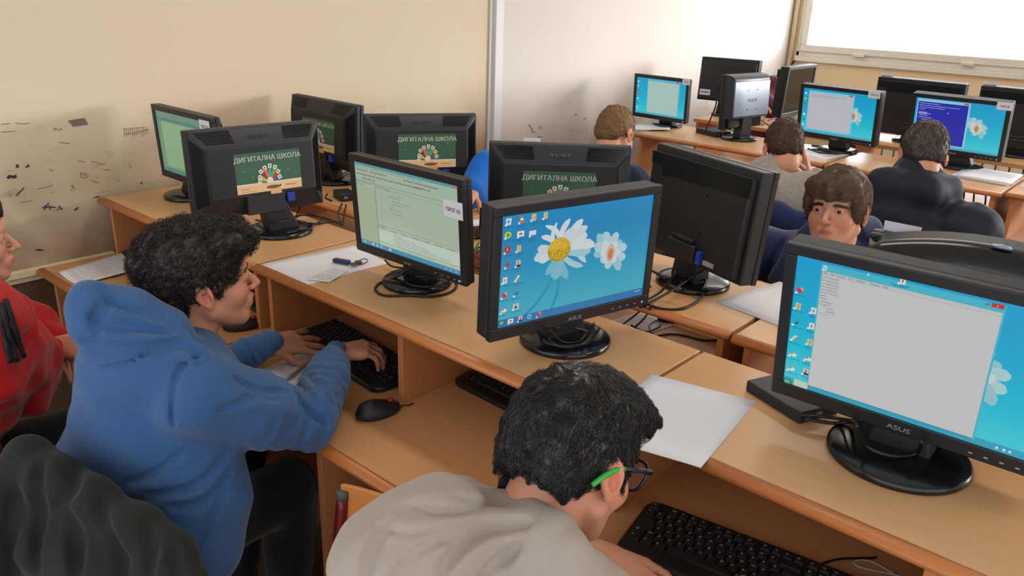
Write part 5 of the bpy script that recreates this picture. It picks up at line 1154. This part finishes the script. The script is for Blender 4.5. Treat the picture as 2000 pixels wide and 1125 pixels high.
G.chain([dep(360, 880, 1.60), dep(385, 970, 1.59), dep(375, 1060, 1.58), dep(350, 1120, 1.58)], [.10, .088, .085, .08], .05); G.chain([dep(440, 945, 1.56), dep(448, 975, 1.56)], [.018, .02], .012)
G.noise(5, .0035, 1); G.noise(11, .0018, 2)
G.wrinkle(ER+[0, -.02, .02], .15, (ER-np.array(J['sr'])), .034, .008, 3); G.wrinkle(ER*.6+WR*.4, .11, ER-WR, .030, .006, 4); G.wrinkle(WL*.5+EL*.5, .09, EL-WL, .026, .006, 5)
G.wrinkle((-1.40, .60, .62), .20, (.6, .2, 1), .085, .009, 6, .7)
ridges(G, [([(172, 595), (230, 608), (300, 632), (362, 668)], .016), ([(166, 655), (240, 676), (320, 672), (380, 698)], .014), ([(430, 770), (500, 790), (560, 800)], .014), ([(590, 740), (620, 775), (645, 810)], .012), ([(370, 905), (310, 945), (250, 960)], .012), ([(420, 930), (370, 975), (300, 985)], .013)])
folds(G, [([(194, 556), (206, 593), (184, 622), (190, 650)], .006, .008), ([(208, 585), (255, 604), (320, 622), (362, 655)], .006, .007), ([(184, 622), (205, 632), (260, 640), (330, 650)], .007, .007), ([(160, 668), (230, 682), (300, 684), (360, 672), (388, 692)], .007, .010),
          ([(340, 835), (337, 778), (352, 722), (390, 694)], .004, .005), ([(192, 721), (249, 709), (302, 684)], .004, .0035), ([(455, 735), (500, 760), (560, 765)], .012, .006), ([(430, 800), (500, 775), (545, 780)], .012, .007), ([(585, 770), (600, 800), (640, 830)], .01, .007),
          ([(600, 730), (625, 760), (655, 790)], .008, .006), ([(360, 880), (300, 925), (250, 940)], .012, .006), ([(440, 890), (380, 950), (280, 965)], .012, .007), ([(455, 920), (400, 980), (330, 990)], .012, .007), ([(440, 960), (400, 1030), (380, 1080)], .010, .006), ([(620, 690), (650, 676), (690, 690)], .006, .005)])
G.chain([tuple(hit(G, 450, 945)+CF*.01) if hit(G, 450, 945) is not None else (0, 0, 0), tuple(hit(G, 447, 965)+CF*.01) if hit(G, 447, 965) is not None else (0, 0, 0)], [.018, .018], .01) if False else None
V2 = None; G.ell(H.p(0, -.03, -.10), (.050, .050, .06), .006, H.ax(), 's'); vol_obj(G, 'hoodie', BLUE, P, 1)
T_ = Vol((-1.95, .38, .0), (-1.15, 1.2, .62), .008); legs(T_, J, .008); T_.ell(np.array(J['pelvis'])-[0, 0, .02], (.16, .14, .12), .04); T_.noise(7, .004, 9); vol_obj(T_, 'trousers', DENIM, P, 1); shoes(J, (.15, 1, 0), P, SHOE)

# ---------------------------------------------------------------- the other people
def haircap(H, P, m, thick=.006, fringe=.0, top=.0, back=-.075, nz=(.0025, .0012), fn=None, h=.003, side=1.0, fr_thick=.03):
    V = Vol(H.c-.16*H.k-.02, H.c+.17*H.k+.02, h); A = H.ax(); k = H.k; t = thick
    E = lambda c, r, kk=.01, op='u': V.ell(H.p(*c), [q*k for q in r], kk, A, op)
    E((0, -.018, .034), (.075+t, .095+t, .085+t)); E((0, -.066, -.012), (.062+t, .040+t, .060+t), .02)
    if top: E((0, .02, .07+top*.4), (.066, .07, .046+top), .02)
    E((0, .118, -.002-.5*fringe), (.085, .056, .062-fringe), .005, 's'); E((0, .068, -.075), (.12, .080, .080), .01, 's')
    if fringe: E((0, .072, .062), (.066, fr_thick, .030+fringe*.6), .012)
    for s in (-1, 1):
        E((s*.100, .010, -.030), (.042*side, .042, .048), .006, 's'); E((s*.098, .062, .002), (.036, .042, .048), .008, 's'); E((s*.072, .026, .004), (.0065, .007, .020), .004)
    E((0, -.10, back-.075), (.12, .11, .075), .01, 's')
    if fn: fn(V, H, A)
    V.noise(28, nz[0], 3); V.noise(60, nz[1], 4); d = V.d.copy(); vol_obj(V, 'hair', m, P, 1); return V, d
def radial(cx, cy, cz, tw=.0): return lambda q: np.stack([q[:, 0]-cx+tw*(q[:, 1]-cy), q[:, 1]-cy-tw*(q[:, 0]-cx), q[:, 2]-cz], 1)
def derive(H, fw, lean=.14, drop=.16, k=1., sw=.175, pelz=.50):
    fw = norm([fw[0], fw[1], 0]); sd = np.array([fw[1], -fw[0], 0]); c = H.c; j = {}
    j['neck'] = c-fw*lean*.55-np.array([0, 0, drop]); j['chest'] = j['neck']-fw*.05-np.array([0, 0, .175*k]); j['belly'] = j['chest']-fw*.03-np.array([0, 0, .17*k])
    p = j['belly']-fw*.03; p[2] = pelz; j['pelvis'] = p; j['belly'][2] = (j['chest'][2]+pelz)/2
    j['sr'] = j['neck']+sd*sw*k-fw*.02-np.array([0, 0, .055]); j['sl'] = j['neck']-sd*sw*k-fw*.02-np.array([0, 0, .055]); j.update(seated(p, fw)); return j, fw, sd

# ---- boy in the grey hoodie with glasses, nearest the camera
_F, _U = camv(.66, -.30, .69), camv(.31, .90, .10); _S = norm(np.cross(_F, _U))
H = Frame(dep(1200, 933, 1.05)-_S*.077+_U*.006, _F, _U, .985)
nk = dep(1005, 1085, 1.07); fw = norm((.12, 1, 0)); sd = np.array([fw[1], -fw[0], 0])
J = dict(neck=nk, chest=nk-fw*.05-[0, 0, .17], belly=nk-fw*.10-[0, 0, .33], pelvis=nk-fw*.13-[0, 0, .48], sr=nk+sd*.165-[0, 0, .06], sl=nk-sd*.165-[0, 0, .05]); J.update(seated(J['pelvis'], fw))
P = person('boy in a grey hoodie wearing glasses with green tips, head bowed over a keyboard', (float(J['pelvis'][0]), float(J['pelvis'][1]), 0))
EL, WL = np.array((-.785, .825, .752)), np.array((-.615, .955, .748)); ER, WR = np.array((-.28, .80, .775)), np.array((-.36, 1.0, .765))
V = Vol((-1.0, .36, .40), (-.1, 1.16, 1.22), .003); head(V, H, nk+[0.01, .0, .0]); torso(V, J, -.02); arm(V, J['sl'], EL, WL, -.008); arm(V, J['sr'], ER, WR, -.008); legs(V, J, -.015)
hand(V, WL, np.array((.12, .025, -.012)), (.0, -.15, 1), -1, (.28, .34, .4, .45), .95, .1, (.5, .3, .3)); hand(V, WR, (-.02, .12, -.02), (0, 0, 1), 1, (.5, .55, .6, .6), .95, .1, (.6, .4, .3))
vol_obj(V, 'body', SKIN, P, 2, skin_cols([H], (200, 140, 112))); eyes(H, P, (0, -.2))
HK = hair_mat('black_brown_hair', (26, 22, 22), .36, .6); brows(H, P, HK)
def f2(V, H, A):
    V.ell(H.p(0, .050, .080), (.066, .062, .034), .02, A); V.cone(H.p(-.050, -.058, -.030), H.p(-.056, -.052, -.078), .014, .003, .01)
    
V, d = haircap(H, P, HK, .0055, .0, .008, -.038, (.0025, .0015), f2)
L = fur(H, d, V.lo, .003, 9000, .042, 10, radial(.012, -.062, .112, .5), (.0, .0055), .22, 0, seed=3, clump=.5, clumpf=45)
tubes(L, .00065, 'hair_strands', HK, P)
# glasses
GF = mat('dark_blue_glasses_frame', (22, 26, 44), .25); GG = mat('green_temple_tip', (40, 170, 60), .35)
q = MB(); q.smooth = True; o_ = np.array(P.location)
def gp(x, y, z): return tuple(H.p(x, y, z)-o_)
for s in (-1, 1):
    q.tube(spline([gp(s*.010, .106, .006), gp(s*.030, .106, .020), gp(s*.055, .100, .018), gp(s*.060, .098, .0), gp(s*.050, .099, -.020), gp(s*.028, .104, -.024), gp(s*.012, .106, -.012)], 6, True), .0026, 8)
    q.tube([gp(s*.060, .098, .010), gp(s*.072, .088, .012), gp(s*.0812, .008, .009)], [.0045, .0042, .0036], 8)
q.tube([gp(-.011, .106, .004), gp(0, .1085, .007), gp(.011, .106, .004)], .0022, 8); gl = q.build('glasses', GF, P)
q = MB(); q.smooth = True
for s in (-1, 1):
    q = MB(); q.smooth = True; q.tube([gp(s*.0811, .012, .0092), gp(s*.0815, .0, .008), gp(s*.080, -.022, -.004), gp(s*.077, -.040, -.022)], [.0038, .0038, .0042, .0036], 8); q.build('temple_tip', GG, gl)
lm = bpy.data.materials.new('glasses_lens'); lm.use_nodes = True; n_ = lm.node_tree.nodes; n_['Principled BSDF'].inputs['Alpha'].default_value = .16; n_['Principled BSDF'].inputs['Roughness'].default_value = .05; n_['Principled BSDF'].inputs['Base Color'].default_value = (.3, .34, .4, 1)
q = MB()
for s in (-1, 1): q.add(spline([gp(s*.010, .106, .006), gp(s*.030, .106, .020), gp(s*.055, .100, .018), gp(s*.060, .098, .0), gp(s*.050, .099, -.020), gp(s*.028, .104, -.024), gp(s*.012, .106, -.012)], 4, True), [tuple(range(28))])
q.build('lens', lm, gl)
GREY = cloth_mat('grey_fleece', (160, 148, 138), .05, .9, 500, .2)
G = Vol((-1.06, .32, .40), (-.08, 1.12, 1.18), .0035); torso(G, J, .012)
G.chain([J['sl'], (np.array(J['sl'])+EL)/2, EL, EL*.45+WL*.55], [.078, .07, .058, .048], .03); G.chain([J['sr'], ER, WR+(ER-WR)*.1], [.078, .058, .042], .03)
G.chain([dep(745, 1085, .97), dep(795, 1045, 1.0), dep(862, 1008, 1.03), dep(922, 1000, 1.07)], [.044, .052, .050, .032], .03)
G.chain([dep(760, 1140, .97), dep(850, 1120, 1.0), dep(960, 1110, 1.03)], [.050, .055, .05], .04); G.chain([dep(715, 1060, .98), dep(700, 1110, .95)], [.03, .035], .03)
rim = [dep(938, 975, 1.12), dep(985, 992, 1.07), dep(1038, 1010, 1.03), dep(1085, 1038, 1.0), dep(1112, 1075, .98), dep(1122, 1125, .97)]
G.chain(rim, [.016, .020, .022, .022, .020, .018], .012); G.chain([dep(905, 960, 1.12), dep(850, 962, 1.08), dep(790, 988, 1.04)], [.018, .02, .022], .015)
G.chain([dep(990, 1060, 1.03), dep(1040, 1080, 1.01), dep(1080, 1110, 1.0)], [.035, .035, .03], .03); G.chain([dep(1150, 1120, 1.0), dep(1175, 1160, .99)], [.028, .04], .02)
G.ell(H.p(0, -.03, -.115), (.050, .052, .07), .006, H.ax(), 's')
G.noise(4.5, .003, 1)
ridges(G, [([(712, 1075), (770, 1040), (850, 1048), (945, 1022), (1035, 1018)], .016), ([(845, 1124), (915, 1085), (985, 1045), (1050, 1040)], .016), ([(800, 985), (865, 985), (930, 978)], .014), ([(735, 1124), (790, 1085), (860, 1065)], .014)])
folds(G, [([(757, 1012), (738, 1050), (722, 1085), (716, 1125)], .006, .010), ([(800, 985), (850, 1000), (905, 998), (950, 988)], .010, .006), ([(735, 1030), (800, 1040), (880, 1028), (960, 1020), (1030, 1022)], .010, .007),
          ([(860, 1125), (905, 1060), (960, 1030), (1030, 1020)], .010, .012), ([(940, 1125), (985, 1090), (1010, 1065)], .009, .010), ([(770, 1125), (830, 1070), (900, 1040)], .012, .009),
          ([(880, 965), (920, 975), (950, 985)], .007, .006)], 1.2, 1.0)
vol_obj(G, 'hoodie', GREY, P, 2)
T_ = Vol((-1.0, .3, .0), (-.2, 1.2, .62), .009); legs(T_, J, .008); T_.ell(np.array(J['pelvis']), (.16, .14, .12), .04); vol_obj(T_, 'trousers', DENIM, P, 1); shoes(J, fw, P, SHOE)

# ---- frowning boy in the navy hoodie, facing the camera
H = Frame(dep(1636, 410, 2.12), camv(-.62, -.10, -.78), camv(.05, .97, -.2), .90)
J, fw, sd = derive(H, (-.15, -1, 0), .30, .15); J['neck'] = H.c+np.array((-.055, .15, -.145)); J['chest'] = J['neck']+[-.02, .10, -.16]
J['sr'] = np.array((-1.0, 2.36, .90)); J['sl'] = np.array((-.66, 2.42, .865)); J['belly'] = J['chest']+[0, .06, -.15]; J['pelvis'] = np.array((-.80, 2.52, .50)); J.update(seated(J['pelvis'], fw, reach=.34))
P = person('frowning boy in a navy hoodie with a straight brown fringe', (-.80, 2.52, 0))
EL, WL, ER, WR = np.array((-.52, 2.22, .775)), np.array((-.66, 2.10, .755)), np.array((-1.08, 2.2, .775)), np.array((-.95, 2.09, .755))
V = Vol((-1.25, 1.98, .45), (-.38, 2.75, 1.28), .0028); head(V, H, J['neck']); torso(V, J, -.02); arm(V, J['sr'], ER, WR, -.01); arm(V, J['sl'], EL, WL, -.01); legs(V, J, -.015)
hand(V, WR, (.1, -.06, -.02), (0, 0, 1), 1, .4, .92); hand(V, WL, (-.1, -.05, -.02), (0, 0, 1), -1, .4, .92)
V.crease([H.p(-.006, .095, .026), H.p(-.004, .094, .036)], .003, .0016); V.crease([H.p(.006, .095, .026), H.p(.004, .094, .036)], .003, .0016)
vol_obj(V, 'body', SKIN, P, 2, skin_cols([H], (206, 150, 124))); eyes(H, P, (.05, -.22), (60, 40, 28))
HM = hair_mat('brown_hair', (112, 88, 68), .4, .5); HMD = hair_mat('dark_eyebrow_hair', (60, 44, 36), .5); brows(H, P, HMD, 420, .006)
def f3(V, H, A):
    V.ell(H.p(0, .066, .070), (.070, .040, .032), .012, A); V.ell(H.p(.0, .088, .050), (.052, .018, .020), .01, A)
    for s in (-1, 1): V.ell(H.p(s*.068, .042, .028), (.014, .030, .036), .010, A); V.ell(H.p(s*.070, .034, -.004), (.008, .008, .020), .006, A); V.ell(H.p(s*.100, -.004, -.014), (.036, .032, .040), .006, A, 's')
V, d = haircap(H, P, HM, .005, .010, .008, -.07, (.002, .001), f3)
L = fur(H, d, V.lo, .003, 8000, .05, 10, radial(-.03, -.055, .115, .25), (.0, .0035), .10, 0, seed=8, clump=.22, clumpf=55)
tubes(L, .0006, 'hair_strands', HM, P)
NAVY = cloth_mat('navy_fleece', (34, 46, 84), .1, .85, 600, .2)
G = Vol((-1.3, 2.0, .45), (-.36, 2.85, 1.16), .0045); torso(G, J, .028); G.chain([J['sr'], ER, WR+(ER-WR)*.1], [.078, .06, .04], .03); G.chain([J['sl'], EL, WL+(EL-WL)*.1], [.078, .06, .04], .03)
nd = norm(H.p(0, -.03, -.08)-J['neck']); a_ = norm(np.cross(nd, [1, 0, .2])); G.torus(J['neck']+nd*.015, .066, .022, (a_, np.cross(nd, a_), nd), .015, 1.1, 1.05)
G.chain([dep(1668, 440, 2.22), dep(1690, 452, 2.30), dep(1698, 478, 2.3)], [.026, .04, .045], .02); G.chain([dep(1650, 455, 2.3), dep(1600, 460, 2.42)], [.04, .04], .03)
G.ell(H.p(0, -.02, -.11), (.052, .055, .065), .006, H.ax(), 's'); G.noise(7, .005, 2); folds(G, [([(1530, 470), (1510, 510), (1490, 545)], .012, .01), ([(1672, 445), (1682, 465), (1700, 478)], .006, .008), ([(1660, 455), (1668, 470)], .005, .006)])
vol_obj(G, 'hoodie', NAVY, P, 1)

def simple(label, hp, F, U, fwd, shirt, hairm, arms=(.30, .14, .0), name='shirt', hk=.93, thick=.004, nape=-.085, lean=.11, drop=.105, infl=.022, extra=None, tone=(198, 142, 116), er=None, wr=None, el=None, wl=None, noise=.005, hairfn=None, comb=None, flen=.014, over=None, pose_hand=None, fringe=0.):
    H = Frame(dep(*hp), F, U, hk); J, fw, sd = derive(H, fwd, lean, drop)
    if over: over(H, J, fw, sd)
    P = person(label, (float(J['pelvis'][0]), float(J['pelvis'][1]), 0)); tz = .775
    def el_(s, n): e = np.array(J['s'+n])+fw*arms[0]*.62+sd*s*.06; e[2] = tz; return e
    def wr_(s, n): w = np.array(J['s'+n])+fw*(arms[0]+arms[1])*.86-sd*s*.08; w[2] = .76; return w
    E_ = dict(r=el_(1, 'r') if er is None else np.array(er), l=el_(-1, 'l') if el is None else np.array(el)); W_ = dict(r=wr_(1, 'r') if wr is None else np.array(wr), l=wr_(-1, 'l') if wl is None else np.array(wl))
    pts = [H.c+.16, H.c-.16, J['pelvis']-np.array([0, 0, .1]), J['sr'], J['sl'], E_['r'], E_['l'], W_['r'], W_['l'], J['kr'], J['kl']]
    lo, hi = bounds(pts, .15); V = Vol(lo, hi, .0045); head(V, H, J['neck']); torso(V, J, -.02)
    for n, s in (('r', 1), ('l', -1)):
        arm(V, J['s'+n], E_[n], W_[n], -.008)
        if pose_hand and n in pose_hand: f_, nn_, cu = pose_hand[n]; hand(V, W_[n], f_, nn_, -s, cu, .92)
        else: hand(V, W_[n], fw*.1-sd*s*.02-np.array([0, 0, .012]), (0, 0, 1), -s, .38, .92)
    legs(V, J, -.015); vol_obj(V, 'body', SKIN, P, 1, skin_cols([H], tone)); eyes(H, P)
    V, d = haircap(H, P, hairm, thick, fringe, .006 if thick > .004 else 0, nape, (.0016, .0009), hairfn, .0035)
    L = fur(H, d, V.lo, .0035, 3200, flen, 5, comb or radial(.0, -.05, .115, .2), (.0, .003), .3, 0, seed=int(hp[0]) % 97, clump=.2); tubes(L, .0009, 'hair_strands', hairm, P)
    G = Vol(lo-.05, hi+.05, .006); torso(G, J, infl)
    for n in 'rl': G.chain([J['s'+n], E_[n], W_[n]+(E_[n]-W_[n])*.12], [.054+infl, .038+infl, .027+infl*.6], .03)
    nd = norm(H.p(0, -.03, -.08)-J['neck']); a_ = norm(np.cross(nd, [1, 0, .2])); G.torus(np.array(J['neck'])+nd*.0, .058, .012, (a_, np.cross(nd, a_), nd), .012)
    if extra: extra(G, H, J, fw, sd, P)
    G.noise(6, noise, 2); G.noise(13, noise*.4, 3); G.ell(H.p(0, -.03, -.10), (.048, .050, .05), .006, H.ax(), 's'); LAST[0] = (G.lo, G.h, G.n, G.d.copy()); vol_obj(G, name, shirt, P, 1)
    T_ = Vol(lo-[0, 0, .6], hi+.05, .011); T_.lo[2] = -.02; T_ = Vol((lo[0], lo[1], -.02), (hi[0], hi[1], .66), .011); legs(T_, J, .008); T_.ell(np.array(J['pelvis'])-[0, 0, .02], (.16, .14, .12), .04); vol_obj(T_, 'trousers', DENIM, P, 1)
    SEATS.append(J['pelvis']); return P, H, J, G
SEATS = []; LAST = [None]
DB = hair_mat('light_brown_hair', (122, 92, 58), .6, .3); MBR = hair_mat('mid_brown_hair', (70, 48, 36), .6, .3); SLV = hair_mat('grey_brown_hair', (62, 50, 46), .45, .5)
NB = cloth_mat('navy_jersey', (24, 36, 62), .1); SPK = cloth_mat('speckled_grey_knit', (150, 146, 138), .30, .9, 300, .4, fscale=90)
simple('boy in a navy top with short light brown hair, by the wall', (1203, 262, 3.35), camv(.55, -.32, .77), camv(.30, .85, .2), (.25, 1, 0), NB, DB, name='top', thick=.003)
tmp = dep(1576, 352, 3.02)
simple('boy in a speckled grey sweater seen from behind, before the far row', (1531, 290, 3.2), camv(.16, -.30, .94), camv(.05, .93, .3), (-.05, 1, 0), SPK, MBR, name='sweater', thick=.004,
       drop=.085, er=(-1.10, 3.52, .775), wr=tuple(dep(1580, 338, 3.42)), pose_hand={'r': ((-.3, -.1, .9), (.9, .3, .1), .35)})
PUF = cloth_mat('black_quilted_nylon', (36, 40, 52), .08, .62, 120, .25, sheen=0)
def low(H, J, fw, sd):
    for k in ('sr', 'sl'): J[k] = J[k]-[0, 0, .07]+(sd*.03 if k == 'sr' else -sd*.03)
    J['chest'] = J['chest']-[0, 0, .04]
def puff(G, H, J, fw, sd, P):
    n = np.array(J['neck'])+[0, 0, .0]; G.chain([n-sd*.11+fw*.01, n-sd*.065-fw*.085, n+sd*.065-fw*.085, n+sd*.11+fw*.01], [.054, .068, .068, .054], .02); G.ell(n-fw*.12-[0, 0, .085], (.125, .05, .075), .03, (sd, fw, np.array([0, 0, 1.])))
    ch = np.array(J['chest']); f = lambda x, y, z: .007*(np.abs(np.sin((z+.15*(x-ch[0])**2+.01*np.sin(x*21))*math.pi/.085))**.5*-1+.75); G.bulge(f, ch-[.4, .4, .45], [ch[0]+.4, ch[1]+.4, n[2]-.06])
simple('boy in a black puffer jacket with a hood, seen from behind at the right', (1803, 303, 2.85), camv(.22, -.36, .9), camv(.2, .9, .2), (.0, 1, 0), PUF, SLV, name='puffer_jacket', thick=.007, infl=.050, extra=puff, over=low, noise=.006, flen=.026)
RED = cloth_mat('red_tracksuit', (176, 22, 22), .06, .6, 400, .15)
def redo(H, J, fw, sd): J['sr'] = dep(-32, 618, 1.70); J['chest'] = J['chest']+[.03, .06, 0]
def jfold(G, H, J, fw, sd, P):
    G.chain([dep(30, 660, 1.86), dep(75, 720, 1.95), dep(60, 760, 1.9)], [.07, .05, .05], .04); G.wrinkle(dep(60, 690, 1.75), .22, (.5, .2, .8), .06, .010, 3)
P7, H7, J7, G7 = simple('boy in a red track jacket with black stripes, at the left edge by the wall', (-78, 466, 1.74), camv(.87, .12, .46), camv(0, .92, -.36), (.1, 1, 0), RED, hair_mat('dark_brown_hair', (38, 27, 23)), name='track_jacket', over=redo, thick=.012, noise=.008, extra=jfold, infl=.020,
      er=tuple(dep(50, 742, 1.90)), wr=tuple(dep(102, 680, 2.04)), el=tuple(dep(62, 640, 2.12)), wl=tuple(dep(118, 664, 2.10)), pose_hand={'r': ((.6, .5, .1), (.3, -.6, .6), .6), 'l': ((.7, -.2, -.1), (0, -.3, 1), .6)}, flen=.03)
def P_(a): return a
o_ = np.array(P7.location); V = Vol(J7['sr']-np.array([.25, .25, .35]), np.array(J7['sr'])+.25, .006)
E7 = dep(50, 742, 1.90); V.chain([J7['sr'], E7, dep(102, 680, 2.04)], [.070, .054, .037], .03); q = MB(); q.smooth = True
V.lo, V.h, V.n, V.d = LAST[0]; V.n = np.array(V.n)
for ln in ([(1, 618), (8, 660), (20, 708)], [(2, 594), (16, 650), (33, 705)], [(10, 584), (28, 640), (46, 698)]):
    pts = [hit(V, ln[0][0]*(1-t)**2+2*ln[1][0]*t*(1-t)+ln[2][0]*t*t, ln[0][1]*(1-t)**2+2*ln[1][1]*t*(1-t)+ln[2][1]*t*t, push=-.0025) for t in np.linspace(0, 1, 12)]
    pts = [tuple(p-o_) for p in pts if p is not None]
    if len(pts) > 2: q.tube(pts, .0065, 6)
if q.v: q.build('stripes', mat('black_stripe_fabric', (20, 16, 18), .7), P7)
BB = cloth_mat('bright_blue_fleece', (20, 104, 200), .05, .8)
simple('boy in a bright blue jacket, mostly hidden behind the green stickered monitors', (862, 296, 3.30), camv(.1, -.5, -.7), camv(.2, .9, -.3), (.0, -1, 0), BB, MBR, name='jacket', lean=.24, er=tuple(dep(945, 330, 2.95)), wr=tuple(dep(920, 372, 2.85)),
       el=tuple(dep(940, 392, 2.95)), wl=tuple(dep(905, 390, 2.85)), pose_hand={'l': ((-.6, -.3, -.1), (0, 0, 1), .35), 'r': ((.3, -.6, -.1), (.2, 0, 1), .5)})
MAR = cloth_mat('dark_red_jersey', (84, 24, 44), .1)
def mo(H, J, fw, sd): J['neck'] = dep(1490, 190, 5.52); J['chest'] = dep(1508, 200, 5.56); J['belly'] = dep(1512, 240, 5.62); J['sr'] = dep(1488, 206, 5.40); J['sl'] = dep(1524, 180, 5.68); J['pelvis'] = np.array([J['belly'][0], J['belly'][1], .5])
simple('person in a dark red top bent low behind the silver backed monitor', (1468, 184, 5.55), np.array((-.2, -.85, -.45)), np.array((.15, -.4, .9)), (.1, -1, 0), MAR, SLV, name='top', lean=.30, er=tuple(dep(1515, 226, 5.45)), wr=tuple(dep(1490, 203, 5.35)), over=mo)

# ---------------------------------------------------------------- chairs and coats
PLY = wood_mat('bent_plywood', (206, 132, 70), .4, .10, sc=(3, 18, 18)); REDT = mat('dark_red_tube', (96, 14, 20), .35); CAP = mat('grey_end_cap', (84, 80, 78), .6)
def chair(x, y, rz, label, zs=.44, group=None, back=True, zb=.80):
    C = thing('school_chair', (x, y, 0), label, 'chair', group, rz)
    q = MB(); q.loft([[(-.19, -.19, zs-.012), (.19, -.19, zs-.012), (.18, .19, zs-.012), (-.18, .19, zs-.012)], [(-.19, -.19, zs), (.19, -.19, zs), (.18, .19, zs), (-.18, .19, zs)]]); q.build('seat', PLY, C, bevel=.005)
    for sx in (-1, 1):
        q = MB(); q.smooth = True; q.tube(spline([(sx*.17, .16, zs-.015), (sx*.175, .19, zs-.05), (sx*.185, .21, .015)], 4), .0125, 10); q.build('leg', REDT, C)
        q = MB(); q.smooth = True; q.tube(spline([(sx*.17, -.14, zs-.015), (sx*.175, -.17, zs-.05), (sx*.185, -.22, .015)], 4), .0125, 10); q.build('leg', REDT, C)
        q = MB(); q.smooth = True; q.tube(spline([(sx*.17, .12, zs-.025), (sx*.175, -.17, zs-.02), (sx*.18, -.205, zs+.06), (sx*.18, -.235, zb-.03)], 5), .0125, 10); po = q.build('back_post', REDT, C)
        q = MB(); q.smooth = True; q.tube([(sx*.18, -.235, zb-.032), (sx*.18, -.2355, zb-.012)], .0135, 10); q.build('end_cap', CAP, po)
    q = MB(); n = 12; a, b = [], []
    for k in range(n+1):
        u = -1+2*k/n; yy = -.232-.045*(1-u*u); a.append((u*.185, yy)); b.append((u*.185, yy-.010))
    ring = a+b[::-1]; q.loft([[(p[0], p[1], zb-.20) for p in ring], [(p[0], p[1], zb) for p in ring]]); q.build('backrest', PLY, C, bevel=.003)
    return C
chair(-1.50, .50, math.radians(-22), 'red framed school chair under the boy in the blue hoodie')
chair(-.965, .585, math.radians(180), 'red framed chair with a curved plywood back against the near tabletop', zb=.70)
chair(float(J7['pelvis'][0])+.02, float(J7['pelvis'][1]), math.radians(-5), 'red framed school chair under the boy in the red track jacket', zs=.40)
chair(-.80, 2.50, math.radians(180), 'school chair under the frowning boy in the navy hoodie')
for i, dy, rz_, lb in ((2, .02, 0, 'school chair under the boy in the black puffer jacket'), (1, .0, 0, 'school chair under the boy in the speckled sweater'), (0, .0, -10, 'school chair under the boy in the navy top near the wall')):
    chair(float(SEATS[i][0]), float(SEATS[i][1])+dy, math.radians(rz_), lb)
COAT = cloth_mat('dark_green_padded_coat', (32, 35, 31), .06, .8, 200, .3, sheen=.1)
G = Vol((-1.75, .12, .10), (-1.0, .62, .92), .0055)
top = [dep(55, 893, 1.46), dep(105, 945, 1.42), dep(180, 982, 1.40), dep(265, 1035, 1.38), dep(330, 1085, 1.36), dep(385, 1150, 1.34)]
G.chain(top, [.030, .045, .045, .042, .038, .03], .03)
dn = np.array([0, 0, -1.]); sh = -CF*np.array([1, 1, 0])*.05
for dz, r in ((.10, .055), (.22, .06), (.36, .062), (.50, .06)): G.chain([p+dn*dz+sh*(.3+dz*1.2) for p in top[:-1]], [r]*5, .05)
G.chain([dep(52, 893, 1.46), dep(8, 985, 1.44), dep(-30, 1125, 1.44)], [.035, .05, .055], .04)
G.noise(4, .005, 5); G.noise(9, .002, 6)
folds(G, [([(80, 905), (70, 960), (78, 1010), (70, 1120)], .012, .018), ([(150, 900), (140, 950), (110, 990)], .010, .014), ([(205, 965), (200, 1030), (235, 1080), (240, 1124)], .012, .018), ([(285, 1020), (295, 1070), (290, 1124)], .014, .018),
          ([(130, 1000), (150, 1060), (150, 1124)], .012, .014), ([(335, 1070), (350, 1124)], .012, .014), ([(30, 960), (20, 1040), (25, 1124)], .012, .014)])
o = vol_obj(G, 'coat', COAT, None, 2); tag(o, 'dark green padded coat draped over the chair behind the blue hoodie', 'coat')
G = Vol((-1.55, 2.35, .35), (-.85, 3.1, 1.0), .008)
t2 = [dep(1478, 432, 2.95), dep(1520, 428, 2.92), dep(1568, 446, 2.90), dep(1590, 470, 2.90)]
G.chain(t2, [.04, .05, .05, .04], .04)
for dz in (.12, .26, .38): G.chain([p+dn*dz for p in t2], [.055, .06, .06, .055], .05)
G.noise(6, .008, 3); folds(G, [([(1500, 440), (1510, 470), (1505, 500)], .014, .012)]); o = vol_obj(G, 'jacket', NAVY, None, 1); tag(o, 'dark jacket hung on the chair behind the boy in the speckled sweater', 'jacket')
